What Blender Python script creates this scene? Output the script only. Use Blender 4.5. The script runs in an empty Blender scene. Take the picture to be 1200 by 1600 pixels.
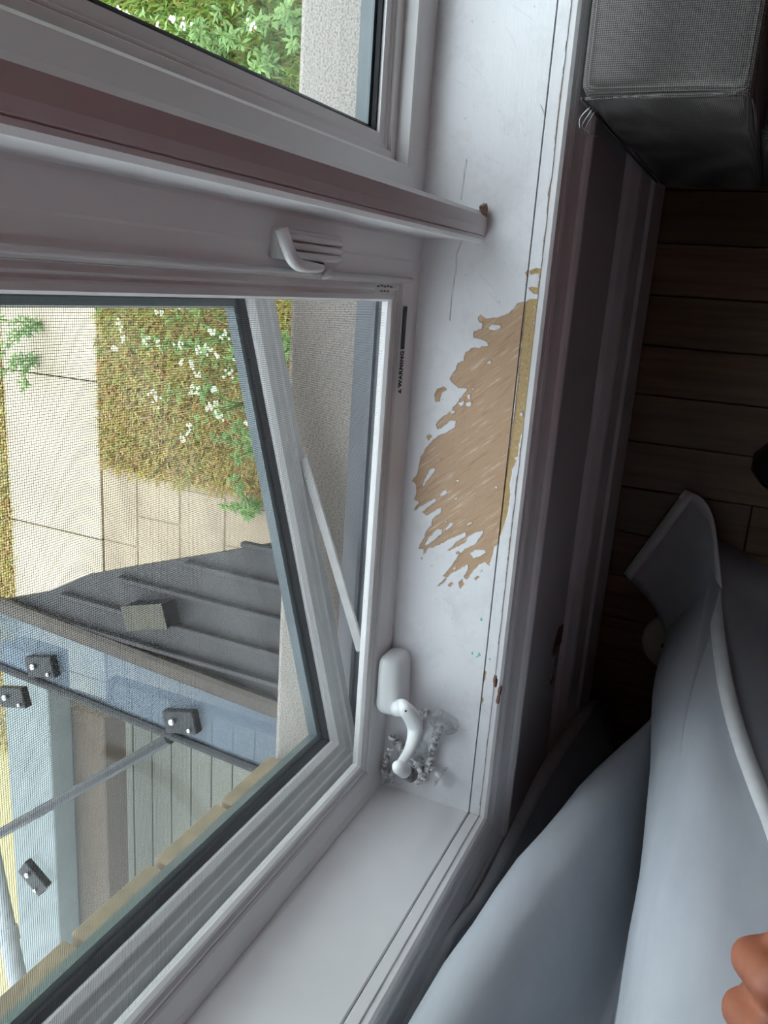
import bpy, bmesh, math, random
import numpy as np
from mathutils import Vector, Matrix, noise as mnoise

random.seed(7)
rng = np.random.default_rng(7)
scene = bpy.context.scene
C = scene.collection

# ------------------------------------------------------------------ camera
F_PX = 1283.4
AX = np.array([0.06657394, -0.96092574, -0.26868127])   # world X,Y,Z axes expressed in (right, down, forward)
AY = np.array([-0.90711981, -0.17044313, 0.38481527])
AZ = np.array([-0.41557378, 0.21810743, -0.88302185])
CAM_Z = 1.424
cam_d = bpy.data.cameras.new('camera')
cam = bpy.data.objects.new('camera', cam_d)
C.objects.link(cam)
cam_d.sensor_fit = 'VERTICAL'
cam_d.sensor_height = 36.0
cam_d.sensor_width = 27.0
cam_d.lens = F_PX / 1600.0 * 36.0
cam_d.clip_start = 0.02
right = Vector((AX[0], AY[0], AZ[0]))
down = Vector((AX[1], AY[1], AZ[1]))
fwd = Vector((AX[2], AY[2], AZ[2]))
R3 = Matrix((right, -down, -fwd)).transposed()
cam.matrix_world = Matrix.Translation((0, 0, CAM_Z)) @ R3.to_4x4()
scene.camera = cam

# ------------------------------------------------------------------ sky / exposure
w = bpy.data.worlds.new('overcast_sky')
scene.world = w
w.use_nodes = True
bg = w.node_tree.nodes['Background']
bg.inputs['Color'].default_value = (0.87, 0.935, 1.0, 1)
bg.inputs['Strength'].default_value = 2.1
scene.view_settings.view_transform = 'Standard'
scene.view_settings.look = 'None'
scene.view_settings.exposure = 1.25
scene.view_settings.gamma = 1.0
scene.view_settings.use_curve_mapping = False

# ------------------------------------------------------------------ image -> place helper (used for measuring)
CP = np.array([0, 0, CAM_Z])
MW = np.stack([AX, AY, AZ])
def ray(p):
    return MW @ np.array([p[0] - 600.0, p[1] - 800.0, F_PX])
def onz(p, z):
    r = ray(p); return CP + r * (z - CP[2]) / r[2]
def onx(p, x):
    r = ray(p); return CP + r * (x / r[0])
def ony(p, y):
    r = ray(p); return CP + r * (y / r[1])

# ------------------------------------------------------------------ materials
MATS = {}
def nt(name):
    m = bpy.data.materials.new(name); m.use_nodes = True
    t = m.node_tree; b = t.nodes['Principled BSDF']
    MATS[name] = m
    return m, t, b
def tex_coord(t, scale=(1, 1, 1)):
    tc = t.nodes.new('ShaderNodeTexCoord'); mp = t.nodes.new('ShaderNodeMapping')
    mp.inputs['Scale'].default_value = scale
    t.links.new(tc.outputs['Object'], mp.inputs['Vector'])
    return mp.outputs['Vector']
def add_noise(t, vec, scale, detail=4, rough=.55):
    n = t.nodes.new('ShaderNodeTexNoise')
    n.inputs['Scale'].default_value = scale; n.inputs['Detail'].default_value = detail
    n.inputs['Roughness'].default_value = rough
    t.links.new(vec, n.inputs['Vector'])
    return n.outputs['Fac']
def ramp(t, fac, stops):
    r = t.nodes.new('ShaderNodeValToRGB')
    els = r.color_ramp.elements
    while len(els) < len(stops): els.new(.5)
    for e, (p, col) in zip(els, stops):
        e.position = p; e.color = (*col, 1) if len(col) == 3 else col
    t.links.new(fac, r.inputs['Fac'])
    return r.outputs['Color']
def bump(t, b, fac, strength=.3, dist=.001):
    bp = t.nodes.new('ShaderNodeBump')
    bp.inputs['Strength'].default_value = strength; bp.inputs['Distance'].default_value = dist
    t.links.new(fac, bp.inputs['Height']); t.links.new(bp.outputs['Normal'], b.inputs['Normal'])
    return bp
def simple(name, c1, c2=None, rough=.5, scale=20, bs=.15, bd=.001, metal=0, detail=4, stretch=(1, 1, 1), lo=.35, hi=.65):
    m, t, b = nt(name)
    b.inputs['Roughness'].default_value = rough; b.inputs['Metallic'].default_value = metal
    v = tex_coord(t, stretch)
    n = add_noise(t, v, scale, detail)
    if c2 is None: c2 = tuple(x * .9 for x in c1)
    t.links.new(ramp(t, n, [(lo, c1), (hi, c2)]), b.inputs['Base Color'])
    if bs: bump(t, b, n, bs, bd)
    return m
def glass(name, tint=(.97, .99, 1), refl=.06, haze=0.0, hazecol=(.6, .68, .75), fres=.9):
    m, t, b = nt(name)
    out = t.nodes['Material Output']
    tr = t.nodes.new('ShaderNodeBsdfTransparent'); tr.inputs['Color'].default_value = (*tint, 1)
    gl = t.nodes.new('ShaderNodeBsdfGlossy'); gl.inputs['Roughness'].default_value = .02
    fr = t.nodes.new('ShaderNodeLayerWeight'); fr.inputs['Blend'].default_value = .5
    pw = t.nodes.new('ShaderNodeMath'); pw.operation = 'POWER'; pw.inputs[1].default_value = 5.0
    t.links.new(fr.outputs['Facing'], pw.inputs[0])
    mx = t.nodes.new('ShaderNodeMixShader')
    mul = t.nodes.new('ShaderNodeMath'); mul.operation = 'MULTIPLY_ADD'
    mul.inputs[1].default_value = fres; mul.inputs[2].default_value = refl
    t.links.new(pw.outputs[0], mul.inputs[0])
    t.links.new(mul.outputs[0], mx.inputs['Fac']); t.links.new(tr.outputs[0], mx.inputs[1]); t.links.new(gl.outputs[0], mx.inputs[2])
    last = mx.outputs[0]
    if haze > 0:
        df = t.nodes.new('ShaderNodeBsdfDiffuse'); df.inputs['Color'].default_value = (*hazecol, 1)
        m2 = t.nodes.new('ShaderNodeMixShader'); m2.inputs['Fac'].default_value = haze
        v = tex_coord(t); n = add_noise(t, v, 3.0, 3)
        mm = t.nodes.new('ShaderNodeMath'); mm.operation = 'MULTIPLY'; mm.inputs[1].default_value = haze * 2
        t.links.new(n, mm.inputs[0]); t.links.new(mm.outputs[0], m2.inputs['Fac'])
        t.links.new(last, m2.inputs[1]); t.links.new(df.outputs[0], m2.inputs[2]); last = m2.outputs[0]
    t.links.new(last, out.inputs['Surface'])
    return m

simple('painted_trim', (.80, .795, .80), (.74, .735, .745), .38, 9, .12, .0006)
simple('vinyl', (.80, .795, .79), (.77, .765, .76), .33, 6, .05, .0004)
simple('vinyl_exterior', (.105, .12, .132), (.085, .10, .11), .4, 8, .1)
simple('sash_vinyl', (.56, .56, .55), (.50, .505, .505), .4, 30, .1)
simple('gasket', (.018, .02, .024), (.03, .034, .04), .45, 60, .2)
simple('spacer', (.12, .15, .16), (.09, .115, .125), .3, 20, .1)
simple('dark_gap', (.012, .011, .012), (.02, .018, .018), .9, 30, 0)
simple('wall_paint', (.50, .485, .49), (.45, .44, .445), .6, 5, .1, .001)
simple('room_paint', (.32, .12, .125), (.30, .11, .115), .8, 4, .1)
simple('ceiling_paint', (.34, .27, .27), (.32, .255, .255), .9, 4, .1)
simple('base_paint', (.62, .61, .62), (.55, .54, .55), .42, 8, .1)
simple('black_print', (.02, .02, .022), (.03, .03, .032), .6, 50, 0)
simple('grey_print', (.16, .155, .155), (.22, .21, .21), .6, 90, 0)
simple('handle_enamel', (.80, .82, .815), (.75, .77, .77), .28, 10, .05)
simple('worn_metal', (.08, .08, .08), (.30, .30, .29), .4, 160, .3, .0006, metal=.6)
simple('chip_brown', (.16, .075, .05), (.32, .2, .15), .8, 140, .4)
simple('chip_pale', (.55, .5, .48), (.4, .34, .31), .8, 120, .4)
simple('cream_plastic', (.66, .63, .52), (.6, .57, .46), .4, 12, .05)
simple('black_gloss', (.006, .006, .008), (.01, .01, .012), .12, 12, .05)
simple('shoe_sole', (.02, .02, .02), (.03, .03, .03), .8, 60, .3)
simple('roof_metal', (.040, .037, .035), (.029, .028, .029), .55, 7, .1, metal=.15)
simple('bronze_metal', (.060, .046, .033), (.043, .034, .026), .45, 14, .1, metal=.3)
simple('dark_metal', (.010, .011, .012), (.016, .017, .018), .4, 16, .1, metal=.3)
simple('olive_reflection', (.055, .05, .03), (.04, .037, .025), .25, 14, .1, metal=.3)
simple('chrome', (.75, .76, .78), (.6, .6, .62), .18, 12, .05, metal=1)
simple('pale_panel', (.19, .205, .20), (.15, .165, .16), .6, 6, .1)
simple('tan_timber', (.115, .066, .032), (.08, .047, .023), .7, 5, .2, stretch=(1, 14, 14))
simple('deck_board', (.20, .18, .14), (.155, .14, .11), .75, 6, .2, stretch=(2, 20, 20))
simple('block_stone', (.26, .205, .13), (.19, .15, .10), .85, 40, .4, .003)
simple('path_concrete', (.52, .44, .315), (.42, .355, .255), .9, 2.2, .4, .004, detail=9)
simple('patio_stone', (.42, .335, .23), (.33, .262, .185), .9, 3.0, .4, .004, detail=9)
simple('stem_green', (.12, .18, .05), (.2, .24, .08), .6, 30, .1)
simple('leaf_green', (.09, .19, .035), (.17, .28, .07), .5, 9, .1)
simple('petal_white', (.58, .58, .44), (.5, .52, .36), .6, 40, .1)
simple('sofa_leg', (.03, .02, .015), (.05, .03, .02), .4, 10, .1)
simple('wood_foot', (.05, .04, .03), None, .6, 10, .1)
simple('pipe_white', (.36, .39, .40), (.28, .31, .32), .35, 8, .05)
glass('window_glass', (.96, .985, .98), .04)
glass('sash_glass', (.94, .97, .965), .03, .012, (.6, .62, .6))
glass('canopy_glass', (.93, .96, .96), .012, .008, (.45, .52, .58), .5)
glass('canopy_glass_sky_haze', (.7, .76, .8), .03, .36, (.16, .195, .245), .5)  # bluish haze stands in for sky reflected in this pane
glass('clear_plastic', (.965, .97, .975), .14, .10, (.9, .9, .92))  # white haze mixed in to stand for glints on the cups

# stucco
m, t, b = nt('stucco'); b.inputs['Roughness'].default_value = .95
v = tex_coord(t); n1 = add_noise(t, v, 430, 3); n2 = add_noise(t, v, 12, 4)
mixn = t.nodes.new('ShaderNodeMix'); mixn.data_type = 'RGBA'; mixn.blend_type = 'MULTIPLY'; mixn.inputs[0].default_value = 1
t.links.new(ramp(t, n1, [(.36, (.21, .185, .162)), (.56, (.36, .33, .295))]), mixn.inputs[6])
t.links.new(ramp(t, n2, [(.3, (.92, .92, .92)), (.7, (1, 1, 1))]), mixn.inputs[7])
t.links.new(mixn.outputs[2], b.inputs['Base Color']); bump(t, b, n1, .6, .002)

# lawn ground under the blades
m, t, b = nt('lawn_soil'); b.inputs['Roughness'].default_value = .95
v = tex_coord(t); n1 = add_noise(t, v, 26, 6, .7); n2 = add_noise(t, v, 1.1, 3)
a = ramp(t, n1, [(.3, (.26, .21, .09)), (.55, (.40, .32, .14)), (.72, (.50, .41, .20))])
g = ramp(t, n1, [(.3, (.12, .17, .04)), (.55, (.22, .29, .07)), (.72, (.32, .39, .12))])
geo = t.nodes.new('ShaderNodeNewGeometry'); sx = t.nodes.new('ShaderNodeSeparateXYZ')
t.links.new(geo.outputs['Position'], sx.inputs[0])
mr = t.nodes.new('ShaderNodeMapRange'); mr.inputs[1].default_value = -.4; mr.inputs[2].default_value = 1.2
ad = t.nodes.new('ShaderNodeMath'); ad.operation = 'ADD'; t.links.new(sx.outputs[0], ad.inputs[0])
sb = t.nodes.new('ShaderNodeMath'); sb.operation = 'MULTIPLY_ADD'; sb.inputs[1].default_value = 2.0; sb.inputs[2].default_value = -1.0
t.links.new(n2, sb.inputs[0]); t.links.new(sb.outputs[0], ad.inputs[1]); t.links.new(ad.outputs[0], mr.inputs[0])
mx = t.nodes.new('ShaderNodeMix'); mx.data_type = 'RGBA'
t.links.new(mr.outputs[0], mx.inputs[0]); t.links.new(a, mx.inputs[6]); t.links.new(g, mx.inputs[7])
t.links.new(mx.outputs[2], b.inputs['Base Color'])

# grass blades with a colour per blade
m, t, b = nt('grass_blades'); b.inputs['Roughness'].default_value = .6
at = t.nodes.new('ShaderNodeAttribute'); at.attribute_name = 'blade_colour'
t.links.new(at.outputs['Color'], b.inputs['Base Color'])

# insect screen weave: woven wires with real openings between them
m, t, b = nt('screen_mesh')
out = t.nodes['Material Output']
tc = t.nodes.new('ShaderNodeTexCoord'); sx = t.nodes.new('ShaderNodeSeparateXYZ'); t.links.new(tc.outputs['Object'], sx.inputs[0])
PITCH = .0015
def wire(axis):
    d = t.nodes.new('ShaderNodeMath'); d.operation = 'DIVIDE'; d.inputs[1].default_value = PITCH; t.links.new(sx.outputs[axis], d.inputs[0])
    fr = t.nodes.new('ShaderNodeMath'); fr.operation = 'FRACT'; t.links.new(d.outputs[0], fr.inputs[0])
    lt = t.nodes.new('ShaderNodeMath'); lt.operation = 'LESS_THAN'; lt.inputs[1].default_value = .18; t.links.new(fr.outputs[0], lt.inputs[0])
    return lt.outputs[0]
mxm = t.nodes.new('ShaderNodeMath'); mxm.operation = 'MAXIMUM'
t.links.new(wire(0), mxm.inputs[0]); t.links.new(wire(2), mxm.inputs[1])
tr = t.nodes.new('ShaderNodeBsdfTransparent'); ms = t.nodes.new('ShaderNodeMixShader')
b.inputs['Base Color'].default_value = (.20, .20, .205, 1); b.inputs['Roughness'].default_value = .6
t.links.new(mxm.outputs[0], ms.inputs['Fac']); t.links.new(tr.outputs[0], ms.inputs[1]); t.links.new(b.outputs[0], ms.inputs[2])
t.links.new(ms.outputs[0], out.inputs['Surface'])

# flaking paint over bare timber: the outline of the bare patch is a mesh attribute
def flaking(name, bare1, bare2, bare3, strip=False):
    m, t, b = nt(name)
    at = t.nodes.new('ShaderNodeAttribute'); at.attribute_name = 'bare'
    v = tex_coord(t)
    tcr = t.nodes.new('ShaderNodeTexCoord'); mp = t.nodes.new('ShaderNodeMapping')
    mr0 = t.nodes.new('ShaderNodeMapping'); mr0.inputs['Rotation'].default_value = (0, 0, math.radians(48))
    t.links.new(tcr.outputs['Object'], mr0.inputs['Vector'])
    mp.inputs['Scale'].default_value = (40, 330, 60) if not strip else (420, 420, 420)
    t.links.new(mr0.outputs['Vector'], mp.inputs['Vector'])
    st = add_noise(t, mp.outputs['Vector'], 1.0, 5, .62)
    bl = add_noise(t, v, 14, 3)
    wood = ramp(t, st, [(.30, bare1), (.46, bare2), (.58, bare2), (.68, bare3)])
    fine = add_noise(t, v, 900, 2)
    pn = add_noise(t, v, 11, 4)
    paint = ramp(t, pn, [(.3, (.86, .865, .88)), (.7, (.81, .815, .835))])
    # hairline cracks and small scuffs in the paint
    cr = t.nodes.new('ShaderNodeAttribute'); cr.attribute_name = 'crack'
    spk = ramp(t, add_noise(t, v, 210, 3, .6), [(.22, (.45, .42, .42)), (.30, (1, 1, 1))])
    grm = ramp(t, add_noise(t, v, 26, 6, .75), [(.25, (.88, .875, .87)), (.5, (1, 1, 1))])
    for extra in (spk, grm):
        mq = t.nodes.new('ShaderNodeMix'); mq.data_type = 'RGBA'; mq.blend_type = 'MULTIPLY'; mq.inputs[0].default_value = 1
        t.links.new(paint, mq.inputs[6]); t.links.new(extra, mq.inputs[7]); paint = mq.outputs[2]
    mc = t.nodes.new('ShaderNodeMix'); mc.data_type = 'RGBA'; mc.inputs[7].default_value = (.20, .17, .165, 1)
    t.links.new(cr.outputs['Fac'], mc.inputs[0]); t.links.new(paint, mc.inputs[6])
    mrg = t.nodes.new('ShaderNodeMapRange'); mrg.inputs[1].default_value = -.00022; mrg.inputs[2].default_value = .00022
    t.links.new(at.outputs['Fac'], mrg.inputs[0])
    mx = t.nodes.new('ShaderNodeMix'); mx.data_type = 'RGBA'
    t.links.new(mrg.outputs[0], mx.inputs[0]); t.links.new(mc.outputs[2], mx.inputs[6]); t.links.new(wood, mx.inputs[7])
    t.links.new(mx.outputs[2], b.inputs['Base Color'])
    b.inputs['Roughness'].default_value = .42
    sc = t.nodes.new('ShaderNodeMapping'); sc.inputs['Scale'].default_value = (30, 210, 30); sc.inputs['Rotation'].default_value = (0, 0, 1.0)
    t.links.new(tcr.outputs['Object'], sc.inputs['Vector'])
    sn = add_noise(t, sc.outputs['Vector'], 1.2, 6, .7)
    bump(t, b, sn, .35, .0011)
    return m
flaking('sill_flaking', (.43, .255, .145), (.53, .345, .205), (.72, .56, .41))
flaking('strip_flaking', (.34, .215, .08), (.50, .345, .15), (.64, .49, .27), True)

# floor timber
m, t, b = nt('floor_timber'); b.inputs['Roughness'].default_value = .38
oi = t.nodes.new('ShaderNodeObjectInfo')
v = tex_coord(t, (30, 2.0, 10)); n1 = add_noise(t, v, 2.4, 7, .6)
a = ramp(t, n1, [(.25, (.085, .046, .026)), (.5, (.15, .085, .046)), (.75, (.20, .118, .066))])
hs = t.nodes.new('ShaderNodeHueSaturation')
mv = t.nodes.new('ShaderNodeMapRange'); mv.inputs[3].default_value = .75; mv.inputs[4].default_value = 1.3
t.links.new(oi.outputs['Random'], mv.inputs[0]); t.links.new(mv.outputs[0], hs.inputs['Value']); t.links.new(a, hs.inputs['Color'])
t.links.new(hs.outputs[0], b.inputs['Base Color']); bump(t, b, n1, .12, .001)

# woven sofa fabric
m, t, b = nt('sofa_weave'); b.inputs['Roughness'].default_value = .95
tc = t.nodes.new('ShaderNodeTexCoord')
def wv(direction, sc, vec):
    wn = t.nodes.new('ShaderNodeTexWave'); wn.bands_direction = direction; wn.inputs['Scale'].default_value = sc
    wn.inputs['Distortion'].default_value = .6; wn.inputs['Detail'].default_value = 2; wn.inputs['Detail Scale'].default_value = .6
    t.links.new(vec, wn.inputs['Vector']); return wn.outputs['Fac']
w1 = wv('X', 190, tc.outputs['Object']); w2 = wv('Y', 190, tc.outputs['Object']); w3 = wv('Z', 190, tc.outputs['Object'])
m1 = t.nodes.new('ShaderNodeMath'); m1.operation = 'ADD'; t.links.new(w1, m1.inputs[0]); t.links.new(w2, m1.inputs[1])
m2 = t.nodes.new('ShaderNodeMath'); m2.operation = 'ADD'; t.links.new(m1.outputs[0], m2.inputs[0]); t.links.new(w3, m2.inputs[1])
m3 = t.nodes.new('ShaderNodeMath'); m3.operation = 'MULTIPLY'; m3.inputs[1].default_value = .333; t.links.new(m2.outputs[0], m3.inputs[0])
t.links.new(ramp(t, m3.outputs[0], [(.25, (.045, .041, .039)), (.5, (.098, .091, .087)), (.75, (.19, .178, .17))]), b.inputs['Base Color'])
bump(t, b, m3.outputs[0], .5, .0015)

# curtain lining and hem tape
m, t, b = nt('curtain_lining'); b.inputs['Roughness'].default_value = .8
v = tex_coord(t, (14, 14, 3)); n1 = add_noise(t, v, 1.4, 5, .6)
t.links.new(ramp(t, n1, [(.3, (.42, .445, .485)), (.7, (.50, .525, .565))]), b.inputs['Base Color'])
v2 = tex_coord(t); n2 = add_noise(t, v2, 9, 3); bump(t, b, n2, .4, .012)
simple('curtain_hem', (.74, .75, .75), (.68, .69, .70), .85, 40, .3, .002)

# skin
m, t, b = nt('skin'); b.inputs['Roughness'].default_value = .5
v = tex_coord(t); n1 = add_noise(t, v, 60, 4)
t.links.new(ramp(t, n1, [(.3, (.27, .085, .045)), (.7, (.34, .11, .058))]), b.inputs['Base Color'])
b.inputs['Subsurface Weight'].default_value = .15; b.inputs['Subsurface Radius'].default_value = (.01, .004, .002)
bump(t, b, add_noise(t, v, 400, 2), .15, .0005)
simple('nail', (.62, .36, .29), None, .3, 30, .02)

# cord
simple('cord_silver', (.82, .81, .82), (.24, .235, .24), .45, 190, .3, .0006, stretch=(1, 1, 1), lo=.42, hi=.6)

# ------------------------------------------------------------------ mesh helpers
def mk(name, verts, faces, mat, parent=None, smooth=False):
    me = bpy.data.meshes.new(name)
    me.from_pydata([tuple(map(float, p)) for p in verts], [], faces)
    bmx = bmesh.new(); bmx.from_mesh(me); bmesh.ops.recalc_face_normals(bmx, faces=bmx.faces); bmx.to_mesh(me); bmx.free()
    me.materials.append(MATS[mat])
    if smooth:
        me.polygons.foreach_set('use_smooth', [True] * len(me.polygons))
    o = bpy.data.objects.new(name, me); C.objects.link(o)
    if parent: o.parent = parent
    return o
def finish(name, bmx, mat, parent=None, smooth=False):
    bmesh.ops.recalc_face_normals(bmx, faces=bmx.faces)
    me = bpy.data.meshes.new(name); bmx.to_mesh(me); bmx.free()
    me.materials.append(MATS[mat])
    if smooth: me.polygons.foreach_set('use_smooth', [True] * len(me.polygons))
    o = bpy.data.objects.new(name, me); C.objects.link(o)
    if parent: o.parent = parent
    return o
def empty(name, loc=(0, 0, 0)):
    o = bpy.data.objects.new(name, None); C.objects.link(o); o.location = loc
    o.empty_display_size = .05
    return o
def tag(o, label, cat=None, group=None, kind=None):
    o['label'] = label
    if cat: o['category'] = cat
    if group: o['group'] = group
    if kind: o['kind'] = kind
    return o
def bbox(bmx, x0, x1, y0, y1, z0, z1, bev=0, seg=2, mat4=None):
    r = bmesh.ops.create_cube(bmx, size=1)
    vs = r['verts']
    for v_ in vs:
        v_.co = Vector(((x0 + x1) / 2 + v_.co.x * (x1 - x0), (y0 + y1) / 2 + v_.co.y * (y1 - y0), (z0 + z1) / 2 + v_.co.z * (z1 - z0)))
    if bev:
        es = list({e for v_ in vs for e in v_.link_edges})
        rr = bmesh.ops.bevel(bmx, geom=es, offset=bev, segments=seg, profile=.6, affect='EDGES')
        vs = list({v_ for f_ in rr['faces'] for v_ in f_.verts} | {v_ for v_ in vs if v_.is_valid})
    if mat4 is not None:
        bmesh.ops.transform(bmx, matrix=mat4, verts=[v_ for v_ in vs if v_.is_valid])
def box(name, x0, x1, y0, y1, z0, z1, mat, parent=None, bev=0, seg=2, mat4=None, smooth=False):
    bmx = bmesh.new(); bbox(bmx, x0, x1, y0, y1, z0, z1, bev, seg)
    if mat4 is not None: bmesh.ops.transform(bmx, matrix=mat4, verts=bmx.verts)
    return finish(name, bmx, mat, parent, smooth)
def ring(name, x0, x1, z0, z1, prof, mat, parent=None, closed=True, mat4=None):
    """profile (d inward from the rectangle, y) swept round a rectangle with mitred corners"""
    verts = []; n = len(prof)
    for (cx, cz, sx_, sz_) in ((x0, z0, 1, 1), (x1, z0, -1, 1), (x1, z1, -1, -1), (x0, z1, 1, -1)):
        for d, y in prof: verts.append(Vector((cx + sx_ * d, y, cz + sz_ * d)))
    if mat4 is not None: verts = [mat4 @ p for p in verts]
    faces = []
    for k in range(4):
        a_, b_ = k * n, ((k + 1) % 4) * n
        for i in range(n if closed else n - 1):
            j = (i + 1) % n
            faces.append((a_ + i, b_ + i, b_ + j, a_ + j))
    return mk(name, verts, faces, mat, parent)
def tube(bmx, pts, radii, seg=10, cap=True, flat=1.0):
    pts = [Vector(p) for p in pts]
    if isinstance(radii, (int, float)): radii = [radii] * len(pts)
    rings = []
    prev = None
    for i, p in enumerate(pts):
        d = (pts[min(i + 1, len(pts) - 1)] - pts[max(i - 1, 0)])
        if d.length < 1e-9: d = Vector((0, 0, 1))
        d.normalize()
        if prev is None:
            up = Vector((0, 0, 1)) if abs(d.z) < .9 else Vector((1, 0, 0))
            s_ = d.cross(up).normalized()
        else:
            s_ = (prev - d * prev.dot(d)).normalized()
        prev = s_
        u_ = d.cross(s_)
        rings.append([bmx.verts.new(p + (s_ * math.cos(a_) + u_ * math.sin(a_) * flat) * radii[i]) for a_ in [2 * math.pi * k / seg for k in range(seg)]])
    for i in range(len(rings) - 1):
        for k in range(seg):
            bmx.faces.new((rings[i][k], rings[i][(k + 1) % seg], rings[i + 1][(k + 1) % seg], rings[i + 1][k]))
    if cap:
        bmx.faces.new(rings[0][::-1]); bmx.faces.new(rings[-1])
def tube_obj(name, pts, radii, mat, parent=None, seg=10, flat=1.0):
    bmx = bmesh.new(); tube(bmx, pts, radii, seg, True, flat)
    return finish(name, bmx, mat, parent, True)
def prism(name, poly, z0, z1, mat, parent=None):
    n = len(poly)
    vs = [(p[0], p[1], z0) for p in poly] + [(p[0], p[1], z1) for p in poly]
    fs = [tuple(range(n))[::-1], tuple(range(n, 2 * n))] + [(i, (i + 1) % n, n + (i + 1) % n, n + i) for i in range(n)]
    return mk(name, vs, fs, mat, parent)
def smooth_path(pts, sub=8):
    P = [np.array(p, float) for p in pts]; P = [2 * P[0] - P[1]] + P + [2 * P[-1] - P[-2]]
    outp = []
    for i in range(1, len(P) - 2):
        for k in range(sub):
            s = k / sub
            outp.append(.5 * ((2 * P[i]) + (-P[i - 1] + P[i + 1]) * s + (2 * P[i - 1] - 5 * P[i] + 4 * P[i + 1] - P[i + 2]) * s * s + (-P[i - 1] + 3 * P[i] - 3 * P[i + 1] + P[i + 2]) * s ** 3))
    outp.append(P[-2])
    return outp

# ================================================================== THE SETTING
SILL = .624           # top of the sill board
XL, XR = -.58, 1.16   # window opening
ZT = 1.95
YW = .205             # room face of the window wall
YE = .492             # outer face of the window wall
GZ = CAM_Z - 5.0      # garden level
RX0, RX1, RY0, RZ1 = -1.7, 2.3, -3.0, 2.5

# floor with separate planks running away from the window wall
floor = tag(mk('floor', [(RX0, RY0, -.02), (RX1, RY0, -.02), (RX1, YW, -.02), (RX0, YW, -.02)], [(0, 1, 2, 3)], 'dark_gap'),
            'dark brown timber plank floor below the window', kind='structure')
PW = .0795
k = 0
pmesh = {}
x = -1.66
seams = {0: -.45, 1: -.95, 2: -.2, 3: -.75, 4: -1.2, 5: -.62}
while x < 2.28:
    cuts = sorted([YW, RY0] + [-.26 - .37 * ((k * 3) % 4) - 1.15 * j for j in range(3)])
    if abs((x + PW / 2) - (-.375)) < .04: cuts = sorted([YW, RY0, -.028, -1.2])
    cuts = [c_ for c_ in cuts if RY0 <= c_ <= YW]
    for a_, b_ in zip(cuts[:-1], cuts[1:]):
        L = round(b_ - a_, 3)
        if L < .03: continue
        if L not in pmesh:
            bmx = bmesh.new(); bbox(bmx, .0006, PW - .0006, .0006, L - .0006, -.018, 0, .0012, 1)
            o = finish('plank', bmx, 'floor_timber', floor); pmesh[L] = o.data
        else:
            o = bpy.data.objects.new('plank', pmesh[L]); C.objects.link(o); o.parent = floor
        o.location = (x, a_, 0)
    x += PW; k += 1

# walls, ceiling
bmx = bmesh.new()
bbox(bmx, RX0 - .1, RX1 + .1, YW, .33, -.1, SILL - .03)
bbox(bmx, RX0 - .1, XL - .012, YW, .33, SILL - .03, RZ1 + .1)
bbox(bmx, XR + .012, RX1 + .1, YW, .33, SILL - .03, RZ1 + .1)
bbox(bmx, XL - .012, XR + .012, YW, .33, ZT + .012, RZ1 + .1)
wallw = tag(finish('wall_window', bmx, 'wall_paint'), 'grey white painted wall below the window sill', kind='structure')
bmx = bmesh.new()
bbox(bmx, -6, 5, .33, YE, GZ - .3, SILL - .024, .006, 2)
bbox(bmx, -6, -.627, .33, YE, SILL - .024, 3.2)
bbox(bmx, XR + .05, 5, .33, YE, SILL - .024, 3.2)
bbox(bmx, -.627, XR + .05, .33, YE, ZT + .03, 3.2)
wext = tag(finish('wall_exterior', bmx, 'stucco'), 'beige stucco outside wall and ledge under the window', kind='structure')
for i in range(11):     # stone blocks edging the outer reveal
    z0 = SILL - .02 + i * .118
    box('stone_block', -.632, -.603, YE - .030, YE + .003, z0 + .004, z0 + .114, 'block_stone', wext, .003, 1)
box('reveal_filler', -.627, XL, .34, .412, SILL - .03, ZT + .03, 'vinyl_exterior', wext)
box('reveal_filler', XR, XR + .05, .34, .412, SILL - .03, ZT + .03, 'vinyl_exterior', wext)
box('reveal_filler', -.627, XR + .05, .34, .412, ZT, ZT + .03, 'vinyl_exterior', wext)
tag(box('wall_left', RX0 - .1, RX0, RY0, YW, 0, RZ1, 'room_paint'), 'rose painted side wall left of the window', kind='structure')
tag(box('wall_right', RX1, RX1 + .1, RY0, YW, 0, RZ1, 'room_paint'), 'rose painted side wall right of the window', kind='structure')
tag(box('wall_back', RX0 - .1, RX1 + .1, RY0 - .1, RY0, 0, RZ1, 'room_paint'), 'rose painted wall facing the window', kind='structure')
tag(box('ceiling', RX0 - .1, RX1 + .1, RY0 - .1, YW, RZ1, RZ1 + .1, 'ceiling_paint'), 'pale painted ceiling of the room', kind='structure')
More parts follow.
